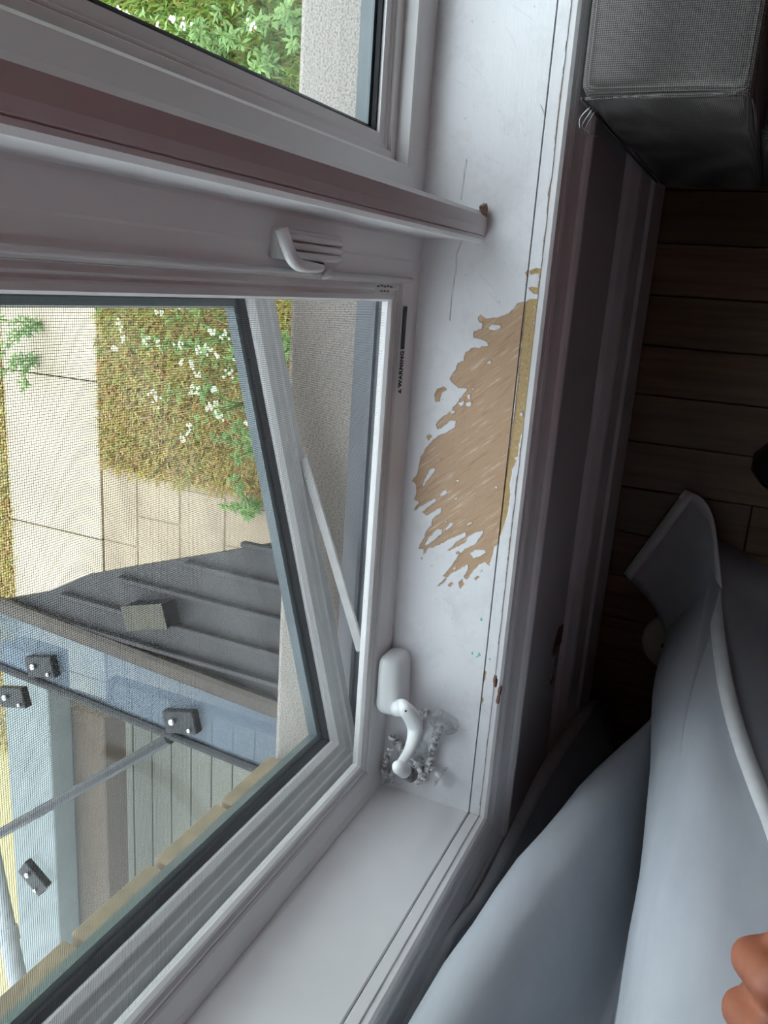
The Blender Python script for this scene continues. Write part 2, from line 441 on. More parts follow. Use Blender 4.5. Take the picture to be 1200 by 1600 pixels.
# chipped patch in the wall paint above the baseboard
def blob(name, cx, cz, rx, rz, y, th, mat, parent, seed, n=26):
    random.seed(seed)
    pts = []
    for i in range(n):
        a_ = 2 * math.pi * i / n
        r_ = 1 + .45 * (mnoise.noise(Vector((math.cos(a_) * 1.7 + seed, math.sin(a_) * 1.7, seed * .37)))) + random.uniform(-.12, .12)
        pts.append((cx + rx * r_ * math.cos(a_), cz + rz * r_ * math.sin(a_)))
    vs = [(p[0], y, p[1]) for p in pts] + [(p[0], y - th, p[1]) for p in pts]
    fs = [tuple(range(n)), tuple(range(n, 2 * n))] + [(i, (i + 1) % n, n + (i + 1) % n, n + i) for i in range(n)]
    return mk(name, vs, fs, mat, parent)
for (px, py, rx, rz, mt, sd) in [(872, 1000, .020, .020, 'chip_brown', 3), (868, 1024, .017, .012, 'chip_pale', 5), (865, 1045, .020, .012, 'chip_pale', 8), (862, 1062, .006, .007, 'chip_brown', 9), (873, 985, .005, .008, 'chip_brown', 12)]:
    q = ony((px, py), YW)
    tag(blob('paint_chip', q[0], q[2], rx, rz * 1.6, YW + .002, .0032, mt, wallw, sd), 'brown chip where the wall paint has flaked off')

# baseboard
prof = [(YW, 0), (.181, 0), (.181, .108), (.1815, .114), (.187, .118), (.1875, .196), (.1895, .203), (.1885, .209), (.1915, .213), (.190, .219), (.1935, .224), (.1925, .231), (.197, .238), (.203, .242), (YW, .242)]
vs = [(RX0, y, z) for y, z in prof] + [(RX1, y, z) for y, z in prof]; n = len(prof)
tag(mk('baseboard_window', vs, [(i, (i + 1) % n, n + (i + 1) % n, n + i) for i in range(n)], 'base_paint'), 'tall moulded white baseboard along the window wall', kind='structure')

# ------------------------------------------------------------------ sill board with the flaked patch
def z5(lst): return [(560 + a_ / 3, 250 + b_ / 3) for a_, b_ in lst]
def z6(lst): return [(560 + a_ / 3, 600 + b_ / 3) for a_, b_ in lst]
def Q(pts): return np.array([onz(p, SILL)[:2] for p in pts])
main_px = z5([(800, 650), (780, 662), (745, 672), (738, 690), (700, 722), (650, 738), (600, 742), (590, 736), (575, 722), (560, 740), (566, 758), (583, 765), (580, 790), (540, 805), (538, 832), (575, 840), (605, 850), (608, 868), (570, 880), (530, 880), (500, 905), (495, 940), (465, 955), (455, 985), (430, 1022), (440, 1045), (470, 1066), (512, 1072)]) + \
    z6([(470, 80), (430, 130), (378, 170), (365, 190), (372, 212), (410, 190), (430, 170), (458, 172), (456, 200), (420, 225), (375, 245), (352, 262), (318, 300), (302, 330), (290, 340), (285, 372), (276, 420), (250, 455), (270, 470), (272, 520), (256, 550), (290, 545), (262, 592), (300, 570), (362, 534), (366, 550), (300, 600), (318, 616), (392, 574), (386, 604), (345, 636), (345, 660), (318, 690), (310, 720), (276, 775), (305, 770), (305, 800), (330, 765), (350, 768), (420, 730), (500, 695), (505, 712), (462, 740), (420, 782), (450, 770), (500, 742), (520, 712), (560, 690), (588, 688), (580, 710), (548, 752), (500, 775), (470, 805), (440, 850), (398, 900), (412, 905), (370, 950), (400, 930), (430, 890), (470, 870), (512, 845), (515, 870), (490, 905), (510, 915), (530, 890), (560, 850), (590, 835), (615, 852), (628, 800), (640, 760), (660, 750), (672, 690), (720, 300), (745, 0)]) + z5([(770, 900)])
bare_islands = [z5([(355, 1100), (370, 1075), (400, 1060), (412, 1075), (392, 1090), (380, 1130), (362, 1135)]), z6([(318, 248), (335, 232), (345, 245), (330, 266)]),
                z6([(470, 930), (490, 915), (495, 940), (475, 962)]), z6([(422, 945), (440, 925), (446, 935), (432, 955)]), z6([(340, 852), (350, 850), (348, 858)]),
                z6([(545, 912), (560, 898), (566, 905), (552, 918)]), z6([(455, 790), (470, 782), (478, 795), (462, 798)]), z6([(572, 880), (585, 868), (582, 882)]),
                z6([(292, 815), (300, 812), (298, 822)]), z5([(800, 515), (782, 525), (790, 550), (802, 548)]), z5([(802, 570), (780, 585), (790, 600), (803, 598)])]
paint_islands = [z5([(606, 780), (630, 770), (668, 772), (672, 785), (640, 798), (615, 795)]), z5([(600, 950), (620, 940), (628, 948), (612, 957)]), z5([(510, 1100), (525, 1098), (522, 1118), (512, 1118)]),
                 z5([(470, 1140), (495, 1125), (495, 1145), (480, 1158)]), z5([(500, 1140), (535, 1130), (525, 1155), (505, 1155)]), z6([(432, 135), (450, 120), (455, 130), (440, 145)]),
                 z6([(380, 520), (400, 500), (422, 500), (412, 515), (388, 530)]), z6([(320, 430), (335, 400), (358, 390), (360, 405), (325, 450), (305, 480), (300, 470)]),
                 z6([(310, 755), (330, 720), (370, 680), (395, 682), (392, 700), (360, 730), (325, 755)]), z6([(408, 680), (430, 650), (448, 650), (440, 665), (415, 685)]),
                 z6([(525, 795), (545, 778), (590, 775), (600, 790), (580, 805), (540, 818)]), z6([(455, 450), (472, 448), (470, 462), (458, 460)]), z6([(450, 540), (465, 530), (462, 545)]),
                 z6([(508, 660), (530, 645), (534, 652), (515, 664)]), z6([(638, 482), (650, 480), (648, 492)]), z6([(400, 650), (414, 640), (412, 652)]), z6([(375, 355), (388, 350), (385, 358)]),
                 z6([(530, 20), (540, 15), (545, 25), (535, 30)]), z6([(440, 870), (460, 850), (455, 868)]), z6([(540, 530), (550, 528), (546, 536)])]
def sdf(P, poly):
    """signed distance, positive inside"""
    d = np.full(len(P), 1e9); inside = np.zeros(len(P), bool)
    n = len(poly)
    for i in range(n):
        a_, b_ = poly[i], poly[(i + 1) % n]
        e = b_ - a_; w_ = P - a_
        tt = np.clip((w_ @ e) / max(e @ e, 1e-12), 0, 1)
        d = np.minimum(d, np.hypot(*(w_ - tt[:, None] * e).T))
        c1 = (a_[1] <= P[:, 1]) & (b_[1] > P[:, 1]); c2 = (a_[1] > P[:, 1]) & (b_[1] <= P[:, 1])
        cr = e[0] * w_[:, 1] - e[1] * w_[:, 0]
        inside ^= (c1 & (cr > 0)) | (c2 & (cr < 0))
    return np.where(inside, d, -d)
def line_dist(P, pts):
    d = np.full(len(P), 1e9)
    for a_, b_ in zip(pts[:-1], pts[1:]):
        e = b_ - a_; w_ = P - a_
        tt = np.clip((w_ @ e) / max(e @ e, 1e-12), 0, 1)
        d = np.minimum(d, np.hypot(*(w_ - tt[:, None] * e).T))
    return d
def flaked_board(name, xs, ys, mat, parent, bare_fn, crack_fn, thick, ztop):
    nx, ny = len(xs), len(ys)
    gx, gy = np.meshgrid(xs, ys, indexing='ij')
    P = np.stack([gx.ravel(), gy.ravel()], 1)
    bare = bare_fn(P); crack = crack_fn(P)
    depth = np.clip((bare + .0003) / .0006, 0, 1)
    z = ztop - .0007 * depth - .0004 * crack
    # eased front and back edges
    vs = np.column_stack([P, z])
    idx = np.arange(nx * ny).reshape(nx, ny)
    quads = np.stack([idx[:-1, :-1], idx[1:, :-1], idx[1:, 1:], idx[:-1, 1:]], -1).reshape(-1, 4)
    base = nx * ny
    verts = [tuple(p) for p in vs]
    faces = [tuple(q) for q in quads]
    border = list(idx[:, 0]) + list(idx[-1, 1:]) + list(idx[-2::-1, -1]) + list(idx[0, -2:0:-1])
    nb = len(border)
    for i_ in border: verts.append((vs[i_, 0], vs[i_, 1], ztop - thick))
    for i in range(nb):
        j = (i + 1) % nb
        faces.append((border[i], base + i, base + j, border[j]))
    me = bpy.data.meshes.new(name); me.from_pydata(verts, [], faces)
    at = me.attributes.new('bare', 'FLOAT', 'POINT')
    at.data.foreach_set('value', np.concatenate([bare, np.array([bare[i_] for i_ in border])]).astype(np.float32))
    at = me.attributes.new('crack', 'FLOAT', 'POINT')
    at.data.foreach_set('value', np.concatenate([crack, np.zeros(nb)]).astype(np.float32))
    me.materials.append(MATS[mat])
    o = bpy.data.objects.new(name, me); C.objects.link(o)
    if parent: o.parent = parent
    return o
MAINP = Q(main_px); BI = [Q(p) for p in bare_islands]; PI_ = [Q(p) for p in paint_islands]
cracks = [Q([(721, 378), (714, 395), (712, 425), (708, 450), (705, 478), (703, 500)]), Q([(721, 312), (724, 285), (727, 265), (729, 250)]),
          Q([(846, 165), (852, 182), (860, 205)])]
scr = []
random.seed(4)
for (cx, cy, L) in [(745, 110, 20), (720, 130, 22), (800, 60, 40), (818, 20, 40), (770, 250, 26), (815, 190, 16), (825, 205, 14), (775, 300, 20), (700, 95, 20), (760, 440, 30), (735, 460, 20), (775, 470, 30), (700, 940, 24), (720, 1010, 14)]:
    a_ = random.uniform(.3, 2.4)
    scr.append(Q([(cx - L * math.cos(a_) / 2, cy - L * math.sin(a_) / 2), (cx + 2, cy + 1), (cx + L * math.cos(a_) / 2, cy + L * math.sin(a_) / 2)]))
def wobble(P, amp, f1):
    return amp * np.array([mnoise.noise(Vector((p[0] * f1, p[1] * f1, 3.1))) + .6 * mnoise.noise(Vector((p[0] * f1 * 2.7, p[1] * f1 * 2.7, 9.7))) for p in P])
def bare_sill(P):
    s = np.full(len(P), -1.0)
    near = (P[:, 0] > -.44) & (P[:, 0] < .09)
    Pn = P[near]
    v_ = sdf(Pn, MAINP)
    for q in BI: v_ = np.maximum(v_, sdf(Pn, q))
    for q in PI_: v_ = np.minimum(v_, -sdf(Pn, q))
    s[near] = v_ + wobble(Pn, .0009, 230)
    return s
def crack_sill(P):
    v_ = np.zeros(len(P))
    for q in cracks: v_ = np.maximum(v_, .7 * np.clip(1.2 - line_dist(P, q) / .0006, 0, 1))
    for q in scr: v_ = np.maximum(v_, .10 * np.clip(1.3 - line_dist(P, q) / .0006, 0, 1))
    # dirt caught in the corner against the window frame
    return v_
xs = np.unique(np.round(np.concatenate([np.arange(XL, -.43, .006), np.arange(-.43, .10, .001), np.arange(.10, .30, .0016), np.arange(.30, XR + .001, .03), [XR]]), 5))
ys = np.unique(np.round(np.arange(.2170, .3301, .001), 5))
sill = flaked_board('trim_1', xs, ys, 'sill_flaking', None, bare_sill, crack_sill, .024, SILL)
tag(sill, 'white painted window sill board with paint flaked off to bare brown wood', kind='structure')
# edge strip of the sill, past the groove
sp_px = z5([(800, 648), (850, 640), (858, 560), (870, 560)]) 
def S(lst5=(), lst6=()): return Q(z5(lst5) + z6(lst6))
strip_main = Q(z5([(783, 668), (800, 652), (848, 650)]) + z6([(800, 180), (765, 232), (752, 290), (742, 360), (722, 400), (708, 470), (712, 520), (700, 600), (690, 640), (672, 690), (660, 720), (668, 600), (690, 450), (735, 100)]))
strip_bi = [Q(z5([(800, 520), (832, 505), (868, 508), (864, 535), (830, 532), (806, 540)])), Q(z5([(795, 600), (815, 592), (854, 600), (850, 632), (825, 628)])), Q(z6([(625, 905), (630, 890), (633, 960), (622, 1040)])),
            Q([(754, 1046), (760, 1050), (757, 1066), (752, 1068)]), Q([(752, 1090), (756, 1092), (754, 1102)]), Q([(884, 118), (887, 120), (885, 140), (883, 139)])]
strip_pi = [Q(z6([(755, 135), (772, 132), (768, 152), (760, 150)])), Q(z6([(730, 345), (755, 332), (750, 352), (735, 356)])), Q(z5([(820, 685), (832, 680), (828, 698)])), Q(z5([(815, 760), (830, 755), (826, 768)]))]
def bare_strip(P):
    v_ = sdf(P, strip_main)
    for q in strip_bi: v_ = np.maximum(v_, sdf(P, q))
    for q in strip_pi: v_ = np.minimum(v_, -sdf(P, q))
    # ragged outer arris
    v_ = np.maximum(v_, .0009 - np.abs(P[:, 1] - .2042) + wobble(P, .0012, 40) - .0009)
    return v_ + wobble(P, .0006, 240)
xs2 = np.unique(np.round(np.concatenate([np.arange(XL, .30, .0012), np.arange(.30, XR, .03), [XR]]), 5))
ys2 = np.linspace(.2041, .2156, 13)
st = flaked_board('edge_strip', xs2, ys2, 'strip_flaking', sill, bare_strip, lambda P: np.zeros(len(P)), .03, SILL - .0004)
tag(st, 'narrow front strip of the sill, worn to ochre board')
box('groove_backing', XL, XR, .200, .22, SILL - .028, SILL - .006, 'dark_gap', sill)
# turquoise specks of paint on the sill
simple('turquoise_paint', (.15, .55, .47), (.2, .6, .52), .5, 60, 0)
for i, (px, py, r_) in enumerate([(749, 1023, .0022), (738, 1021, .0016), (752, 968, .0018), (745, 1026, .0012), (765, 1030, .0012)]):
    q = onz((px, py), SILL)
    pts = [(q[0] + r_ * (1 + .5 * math.sin(3 * a_ + i)) * math.cos(a_), q[1] + r_ * .7 * math.sin(a_)) for a_ in [2 * math.pi * j / 10 for j in range(10)]]
    tag(prism('paint_speck', pts, SILL - .0002, SILL + .0003, 'turquoise_paint', sill), 'turquoise speck of paint')

# left jamb board
jamb = tag(box('trim_2', XL - .016, XL, .2170, .330, SILL - .03, ZT, 'painted_trim', None, .0012, 1), 'white painted jamb board at the left end of the sill', kind='structure')
box('edge_strip', XL - .016, XL + .0002, .2041, .2156, SILL - .0004, ZT, 'painted_trim', jamb, .0008, 1)
box('groove_backing', XL - .02, XL - .005, .200, .22, SILL, ZT, 'dark_gap', jamb)
tag(box('trim_3', XR, XR + .016, .2041, .330, SILL - .03, ZT, 'painted_trim'), 'white painted jamb board at the far right end of the sill', kind='structure')
tag(box('trim_4', XL - .016, XR + .016, .2041, .330, ZT, ZT + .016, 'painted_trim'), 'white painted head board above the windows', kind='structure')
# casing mouldings round the opening
cas = empty('trim_5', (0, .2, SILL)); cas.location = (0, 0, 0)
tag(cas, 'white moulded casing framing the window opening on the wall', kind='structure')
cprof = [(0.0015, .204), (.0015, .1985), (.004, .1955), (.008, .1945), (.0115, .1965), (.0125, .1985), (.0145, .1955), (.0165, .1955), (.0175, .1975), (.0195, .194), (.024, .1925), (.030, .1935), (.045, .1925), (.056, .190), (.0605, .1905), (.0625, .187), (.067, .1845), (.074, .1845), (.079, .1865), (.081, .190), (.082, YW + .001)]
def casing(name, p0, p1, s0, s1, outw, mat='painted_trim'):
    """p0,p1: inner corner points (x,z); outw: outward direction; mitre by s0,s1 along the run"""
    p0, p1, outw = Vector(p0), Vector(p1), Vector(outw); run = (p1 - p0).normalized()
    vs = []; n = len(cprof)
    for P_, s_ in ((p0, s0), (p1, s1)):
        for d, y in cprof:
            q = P_ + outw * d + run * (s_ * d); vs.append((q.x, y, q.y))
    fs = [(i, i + 1, n + i + 1, n + i) for i in range(n - 1)] + [tuple(range(n)), tuple(range(n, 2 * n))]
    return mk(name, vs, fs, mat, cas)
casing('casing_board', (XL + .0006, SILL), (XR, SILL), -1, 1, (0, -1))
casing('casing_board', (XL, SILL - .0006), (XL, ZT), -1, 1, (-1, 0))
casing('casing_board', (XR, SILL), (XR, ZT), -1, 1, (1, 0))
casing('casing_board', (XL, ZT), (XR, ZT), -1, 1, (0, 1))
# wear on the bead near the corner
for i, (px, py, rr) in enumerate([(775, 1068, .004), (782, 1080, .005), (779, 1094, .004), (789, 1098, .003), (774, 1062, .003)]):
    q = ony((px, py), .1945)
    tag(blob('paint_chip', q[0], q[2] - .001, rr * 1.2, rr, .1945 + .002, .0022, 'chip_brown', cas, 20 + i, 14), 'brown chip in the casing bead')

# ------------------------------------------------------------------ mullion post between the two windows
MX0, MX1 = .045, .072
mp_ = [(MX0, .332), (MX0, .2735), (MX0 - .0018, .2725), (MX0 - .002, .2665), (MX0 + .001, .2632), (MX0 + .0035, .2625), (MX0 + .0042, .2640), (MX0 + .005, .2622), (MX0 + .011, .2612), (MX1 - .005, .2618), (MX1 - .001, .2645), (MX1, .269), (MX1, .332)]
n = len(mp_)
vs = [(x_, y_, SILL - .0005) for x_, y_ in mp_] + [(x_, y_, ZT) for x_, y_ in mp_]
mull = mk('trim_6', vs, [(i, (i + 1) % n, n + (i + 1) % n, n + i) for i in range(n)] + [tuple(range(n)), tuple(range(n, 2 * n))], 'painted_trim')
tag(mull, 'white rounded mullion post standing between the two windows', kind='structure')
tag(blob('paint_chip', .0725, SILL + .010, .006, .008, .2655, .004, 'chip_brown', mull, 31, 16), 'brown chip at the foot of the mullion')

# ================================================================== WINDOW 1: open casement with insect screen
win1 = empty('window_1', (0, 0, 0))
tag(win1, 'white casement window with insect screen, sash cranked open outwards', kind='structure')
WX0, WX1, WZ0, WZ1 = XL - .012, MX0, SILL - .012, ZT
ring('window_frame', WX0, WX1, WZ0, WZ1, [(0, .3265), (.003, .3262), (.022, .3285), (.024, .3280), (.0432, .3315), (.0455, .3335), (.046, .336), (.046, .349), (.016, .349), (0, .349)], 'vinyl', win1)
ring('outer_frame', WX0, WX1, WZ0, WZ1, [(0, .349), (.010, .349), (.009, .356), (.005, .358), (.004, .375), (.008, .376), (.007, .380), (.001, .384), (-.016, .416), (-.02, .416), (-.02, .349)], 'vinyl_exterior', win1)
scrn = ring('screen_frame', WX0, WX1, WZ0, WZ1, [(.0462, .3345), (.0505, .3335), (.0525, .3365), (.0545, .337), (.0565, .3345), (.0605, .3345), (.0625, .338), (.0625, .344), (.0462, .344)], 'vinyl', win1)
sm = mk('screen_mesh', [(WX0 + .058, .3405, WZ0 + .058), (WX1 - .058, .3405, WZ0 + .058), (WX1 - .058, .3405, WZ1 - .058), (WX0 + .058, .3405, WZ1 - .058)], [(0, 1, 2, 3)], 'screen_mesh', scrn)
tag(sm, 'fine grey insect screen mesh')
# seam lines in the frame: the raised ridge on the right stile
tube_obj('frame_ridge', [(.0035, .3275, SILL + .02), (.0035, .3275, ZT - .05)], .0022, 'vinyl', win1, 8)
tube_obj('frame_ridge', [(.0002, .3268, SILL + .205), (.0042, .3235, SILL + .2), (.0042, .3265, SILL + .19)], [.002, .004, .002], 'vinyl', win1, 8)
# open sash, turned about its hinge at the left jamb
ANG = math.radians(14.8)
SM = Matrix.Translation((-.554, .3565, 0)) @ Matrix.Rotation(ANG, 4, 'Z')
SW = .598
sz0, sz1 = SILL - .001, ZT - .02
sash = ring('sash_frame', 0, SW, sz0, sz1, [(0, .002), (.003, 0), (.014, 0), (.015, .003), (.024, .003), (.025, .006), (.032, .007), (.032, .040), (0, .040)], 'sash_vinyl', win1, mat4=SM)
tag(sash, 'light grey sash frame swung outwards')
ring('glazing_bead', 0, SW, sz0, sz1, [(.0321, .0065), (.035, .0055), (.041, .009), (.042, .016), (.0321, .016)], 'vinyl', sash, mat4=SM)
ring('gasket', 0, SW, sz0, sz1, [(.037, .016), (.0422, .0125), (.048, .0150), (.0488, .0185), (.037, .0185)], 'gasket', sash, mat4=SM)
ring('glass_spacer', 0, SW, sz0, sz1, [(.037, .0190), (.056, .0190), (.056, .030), (.037, .030)], 'spacer', sash, mat4=SM)
ring('outer_bead', 0, SW, sz0, sz1, [(.0321, .0345), (.046, .0345), (.041, .040), (.0321, .040)], 'vinyl_exterior', sash, mat4=SM)
def quad(name, x0, x1, z0, z1, y, mat, parent, m4=None, th=.003):
    return box(name, x0, x1, y, y + th, z0, z1, mat, parent, 0, 1, m4)
tag(mk('glass_pane', [SM @ Vector(p) for p in ((.044, .0188, sz0 + .044), (SW - .044, .0188, sz0 + .044), (SW - .044, .0188, sz1 - .044), (.044, .0188, sz1 - .044))], [(0, 1, 2, 3)], 'sash_glass', sash), 'clear glass of the open sash')
tag(mk('glass_pane', [SM @ Vector(p) for p in ((.040, .0312, sz0 + .040), (SW - .040, .0312, sz0 + .040), (SW - .040, .0312, sz1 - .040), (.040, .0312, sz1 - .040))], [(0, 1, 2, 3)], 'window_glass', sash), 'clear outer glass of the open sash')
tag(box('shadow_gap_strip', XL - .006, XL + .030, .3495, .3525, SILL + .05, ZT - .05, 'gasket', win1), 'black strip standing in for the shadow gap on the hinge side')  # dark bar put where the open sash leaves only a shadow gap
# operator arm and its track
def bar(name, p0, p1, wd, th, mat, parent):
    p0, p1 = Vector(p0), Vector(p1); d = p1 - p0; L = d.length
    bmx = bmesh.new(); bbox(bmx, 0, L, -wd / 2, wd / 2, -th / 2, th / 2, min(wd, th) * .3, 1)
    xa = d.normalized(); up = Vector((0, 0, 1)) if abs(xa.z) < .95 else Vector((1, 0, 0))
    ya = up.cross(xa).normalized(); za = xa.cross(ya)
    m4 = Matrix.Translation(p0) @ Matrix((xa, ya, za)).transposed().to_4x4()
    bmesh.ops.transform(bmx, matrix=m4, verts=bmx.verts)
    return finish(name, bmx, mat, parent)
simple('arm_metal', (.40, .39, .38), (.33, .32, .315), .35, 30, .1, metal=.2)
arm = bar('operator_arm', (-.195, .447, .634), (-.402, .3535, .650), .012, .004, 'arm_metal', win1)
tag(arm, 'pale metal operator arm between frame and sash')
bar('arm_track', (-.12, .492, .632), (-.33, .436, .632), .016, .006, 'arm_metal', arm)
# crank cover
def superbox(name, c0, c1, mat, parent, bev, seg=5, taper=None):
    bmx = bmesh.new(); bbox(bmx, c0[0], c1[0], c0[1], c1[1], c0[2], c1[2], bev, seg)
    if taper:
        for v_ in bmx.verts: v_.co = taper(v_.co)
    return finish(name, bmx, mat, parent, True)
def tp(co):
    # lean the cover: front face slopes, narrower towards the tip
    k_ = (co.x + .468) / .072
    front = (.329 - co.y) / .034
    return Vector((co.x, co.y + .006 * k_ * front, co.z - .012 * front * (.3 + .4 * k_)))
cover = superbox('crank_cover', (-.468, .297, .6245), (-.396, .3285, .664), 'handle_enamel', win1, .0145, 5, tp)
tag(cover, 'white rounded crank cover on the window frame')
hpath = [ony((628, 1102), .292), ony((634, 1108), .283), ony((645, 1124), .277), ony((648, 1142), .274), ony((641, 1170), .272), ony((630, 1188), .271), ony((624, 1198), .270)]
hp = smooth_path(hpath, 6)
nh = len(hp)
rad = [.0078 + .0040 * math.sin(math.pi * min(1, i / (nh * .55))) if i < nh * .55 else .0078 - .0028 * ((i - nh * .55) / (nh * .45)) for i in range(nh)]
tube_obj('crank_boss', [ony((617, 1104), .312), ony((625, 1106), .298), ony((631, 1108), .287)], [.0105, .010, .0085], 'handle_enamel', cover, 16)
hd = tube_obj('crank_handle', hp, rad, 'handle_enamel', cover, 14, .62)
tag(hd, 'white curved folding crank handle')
kn0, kn1 = Vector(ony((619, 1196), .272)), Vector(ony((644, 1212), .262))
tube_obj('crank_knob', [kn0, kn0.lerp(kn1, .12), kn0.lerp(kn1, .16), kn0.lerp(kn1, .54), kn0.lerp(kn1, .56)], [.0050, .0072, .0076, .0080, .0074], 'handle_enamel', cover, 16)
tag(tube_obj('knob_tip', [kn0.lerp(kn1, .5), kn0.lerp(kn1, .96), kn1], [.0079, .0079, .0066], 'worn_metal', cover, 16), 'worn metal end of the crank knob')
pv = Vector(hpath[2]) + Vector((0, -.007, .005))
tube_obj('pivot_pin', [Vector(ony((634, 1111), .273)), Vector(ony((634, 1111), .279))], .0012, 'black_print', cover, 8)
# lock lever on the right stile
lock = empty('lock_handle'); lock.parent = win1
lz0, lz1 = .805, .925
bmx = bmesh.new()
bbox(bmx, .011, .033, .3215, .329, lz0, .905, .003, 2)
finish('lock_plate', bmx, 'vinyl', lock, False)
for i, xx in enumerate((.015, .021, .027)):
    tube_obj('lock_rib', [(xx, .3215, lz0 + .004), (xx, .318, lz0 + .018), (xx, .317, .87), (xx, .319, .897)], [.002, .0026, .0026, .002], 'vinyl', lock, 8)
lv = smooth_path([(.0075, .3185, .845), (.0070, .313, .865), (.0075, .307, .895), (.010, .303, .913), (.018, .3035, .921), (.030, .307, .924)], 5)
tube_obj('lock_lever', lv, [.0026 + .002 * min(1, i / 10) for i in range(len(lv))], 'vinyl', lock, 10)
box('lever_slot', .0085, .0115, .3185, .322, .842, .890, 'black_print', lock)
# stickers
def sticker(name, x0, x1, z0, z1, y, mat, parent, slope=0):
    return mk(name, [(x0, y, z0), (x1, y, z0), (x1, y + slope, z1), (x0, y + slope, z1)], [(0, 1, 2, 3)], mat, parent)
simple('sticker_white', (.78, .775, .77), None, .4, 20, 0)
sA = ony((625, 548), .3285); 
lab = mk('warning_label', [(-.110, .3296, SILL + .0375), (-.020, .3296, SILL + .0375), (-.020, .3311, SILL + .0455), (-.110, .3311, SILL + .0455)], [(0, 1, 2, 3)], 'vinyl', win1)
lab.location = (0, -.0006, -.0115)
sticker('black_panel', -.0635, -.0215, SILL + .0355, SILL + .0425, .3288, 'black_print', lab, .0012)
for i in range(4):
    sticker('print_line', -.060, -.026 - .004 * (i % 2), SILL + .0370 + i * .0013, SILL + .0374 + i * .0013, .3284 + i * .0002, 'grey_print', lab)
fc = bpy.data.curves.new('warning_text', 'FONT'); fc.body = 'WARNING'; fc.size = .0088; fc.extrude = .0001; fc.offset = .00038; fc.space_character = 1.12
fo = bpy.data.objects.new('warning_text', fc); C.objects.link(fo)
dg = bpy.context.evaluated_depsgraph_get(); tme = bpy.data.meshes.new_from_object(fo.evaluated_get(dg))
C.objects.unlink(fo); bpy.data.objects.remove(fo)
tme.materials.clear(); tme.materials.append(MATS['black_print'])
to = bpy.data.objects.new('warning_text', tme); C.objects.link(to); to.parent = lab
wd = max(v_.co.x for v_ in tme.vertices)
to.matrix_local = Matrix.Translation((-.1015, .3287, SILL + .0362)) @ Matrix.Rotation(math.radians(82), 4, 'X') @ Matrix.Scale(.0365 / wd, 4, (1, 0, 0))
mk('warning_triangle', [(-.1085, .3286, SILL + .0362), (-.1030, .3286, SILL + .0362), (-.10575, .3294, SILL + .0425)], [(0, 1, 2)], 'black_print', lab)
lab2 = sticker('small_label', -.0105, -.0005, .690, .732, .3268, 'sticker_white', win1); lab2.location.y = -.0010
for i in range(5):
    sticker('print_line', -.0045 + .0008 * (i % 2), -.0028 + .0008 * (i % 2), .694 + i * .0072, .6995 + i * .0072, .3264, 'grey_print', lab2)
    if i > 0 and i < 4: sticker('print_line', -.0085, -.0068, .694 + i * .0072, .699 + i * .0072, .3264, 'grey_print', lab2)

# ================================================================== WINDOW 2: fixed light
win2 = empty('window_2')
tag(win2, 'white fixed window to the right of the mullion post', kind='structure')
ring('window_frame', MX1, XR, SILL, ZT, [(0, .3295), (.033, .3315), (.0355, .3335), (.036, .3465), (.046, .347), (.0475, .3505), (.050, .3505), (.0515, .3525), (.060, .3535), (.060, .3565), (0, .3565)], 'vinyl', win2)
ring('gasket', MX1, XR, SILL, ZT, [(.055, .3568), (.0625, .3568), (.0635, .3605), (.055, .3605)], 'gasket', win2)
ring('glass_spacer', MX1, XR, SILL, ZT, [(.05, .3625), (.066, .3625), (.066, .376), (.05, .376)], 'spacer', win2)
ring('outer_frame', MX1, XR, SILL, ZT, [(0, .3572), (.05, .3572), (.05, .378), (.046, .386), (.030, .388), (.018, .40), (-.012, .416), (-.02, .416), (-.02, .3572)], 'vinyl_exterior', win2)
mk('glass_pane', [(MX1 + .056, .3615, SILL + .056), (XR - .056, .3615, SILL + .056), (XR - .056, .3615, ZT - .056), (MX1 + .056, .3615, ZT - .056)], [(0, 1, 2, 3)], 'window_glass', win2)
mk('glass_pane', [(MX1 + .052, .377, SILL + .052), (XR - .052, .377, SILL + .052), (XR - .052, .377, ZT - .052), (MX1 + .052, .377, ZT - .052)], [(0, 1, 2, 3)], 'window_glass', win2)

# ================================================================== GARDEN
lawn = tag(mk('garden_ground', [(-9, YE, GZ), (9, YE, GZ), (9, 16, GZ), (-9, 16, GZ)], [(0, 1, 2, 3)], 'lawn_soil'), 'dry olive lawn below the window', kind='structure')
path = tag(box('garden_path', -8, 8, 4.685, 5.70, GZ, GZ + .012, 'dark_gap'), 'pale concrete path crossing the lawn', kind='structure')
bmx = bmesh.new(); bbox(bmx, -.645, .645, 4.68, 5.705, GZ + .001, GZ + .035, .006, 1)
slab0 = finish('slab', bmx, 'path_concrete', path); slab0.location = (-.9 - 1.3 * 0 + .65, 0, 0)
for i in range(-5, 6):
    if i == 0: continue
    o = slab0.copy(); C.objects.link(o); o.parent = path; o.location = (-.25 + 1.3 * i, 0, 0)
b1 = box('slab', 2.02, 3.3, 4.02, 4.675, GZ + .001, GZ + .034, 'path_concrete', path, .006, 1)
patio = tag(prism('garden_patio', [(-8, .9), (-1.62, .9), (-1.53, 3.10), (-1.66, 4.67), (-8, 4.67)], GZ, GZ + .018, 'patio_stone'), 'tan stone patio beside the lawn', kind='structure')
random.seed(11)
yy = .95
row = 0
while yy < 4.6:
    h_ = .42
    xx = -1.62 - (.0 if row % 2 else .0) + .05 * math.sin(row)
    first = True
    while xx > -5.6:
        L = (.34 if (first and row % 2) else .62)
        box('paver', xx - L + .004, xx - .004, yy + .004, min(yy + h_, 4.668) - .004, GZ + .001, GZ + .026 + random.uniform(0, .004), 'patio_stone', patio, .006, 1)
        xx -= L; first = False
    yy += h_; row += 1
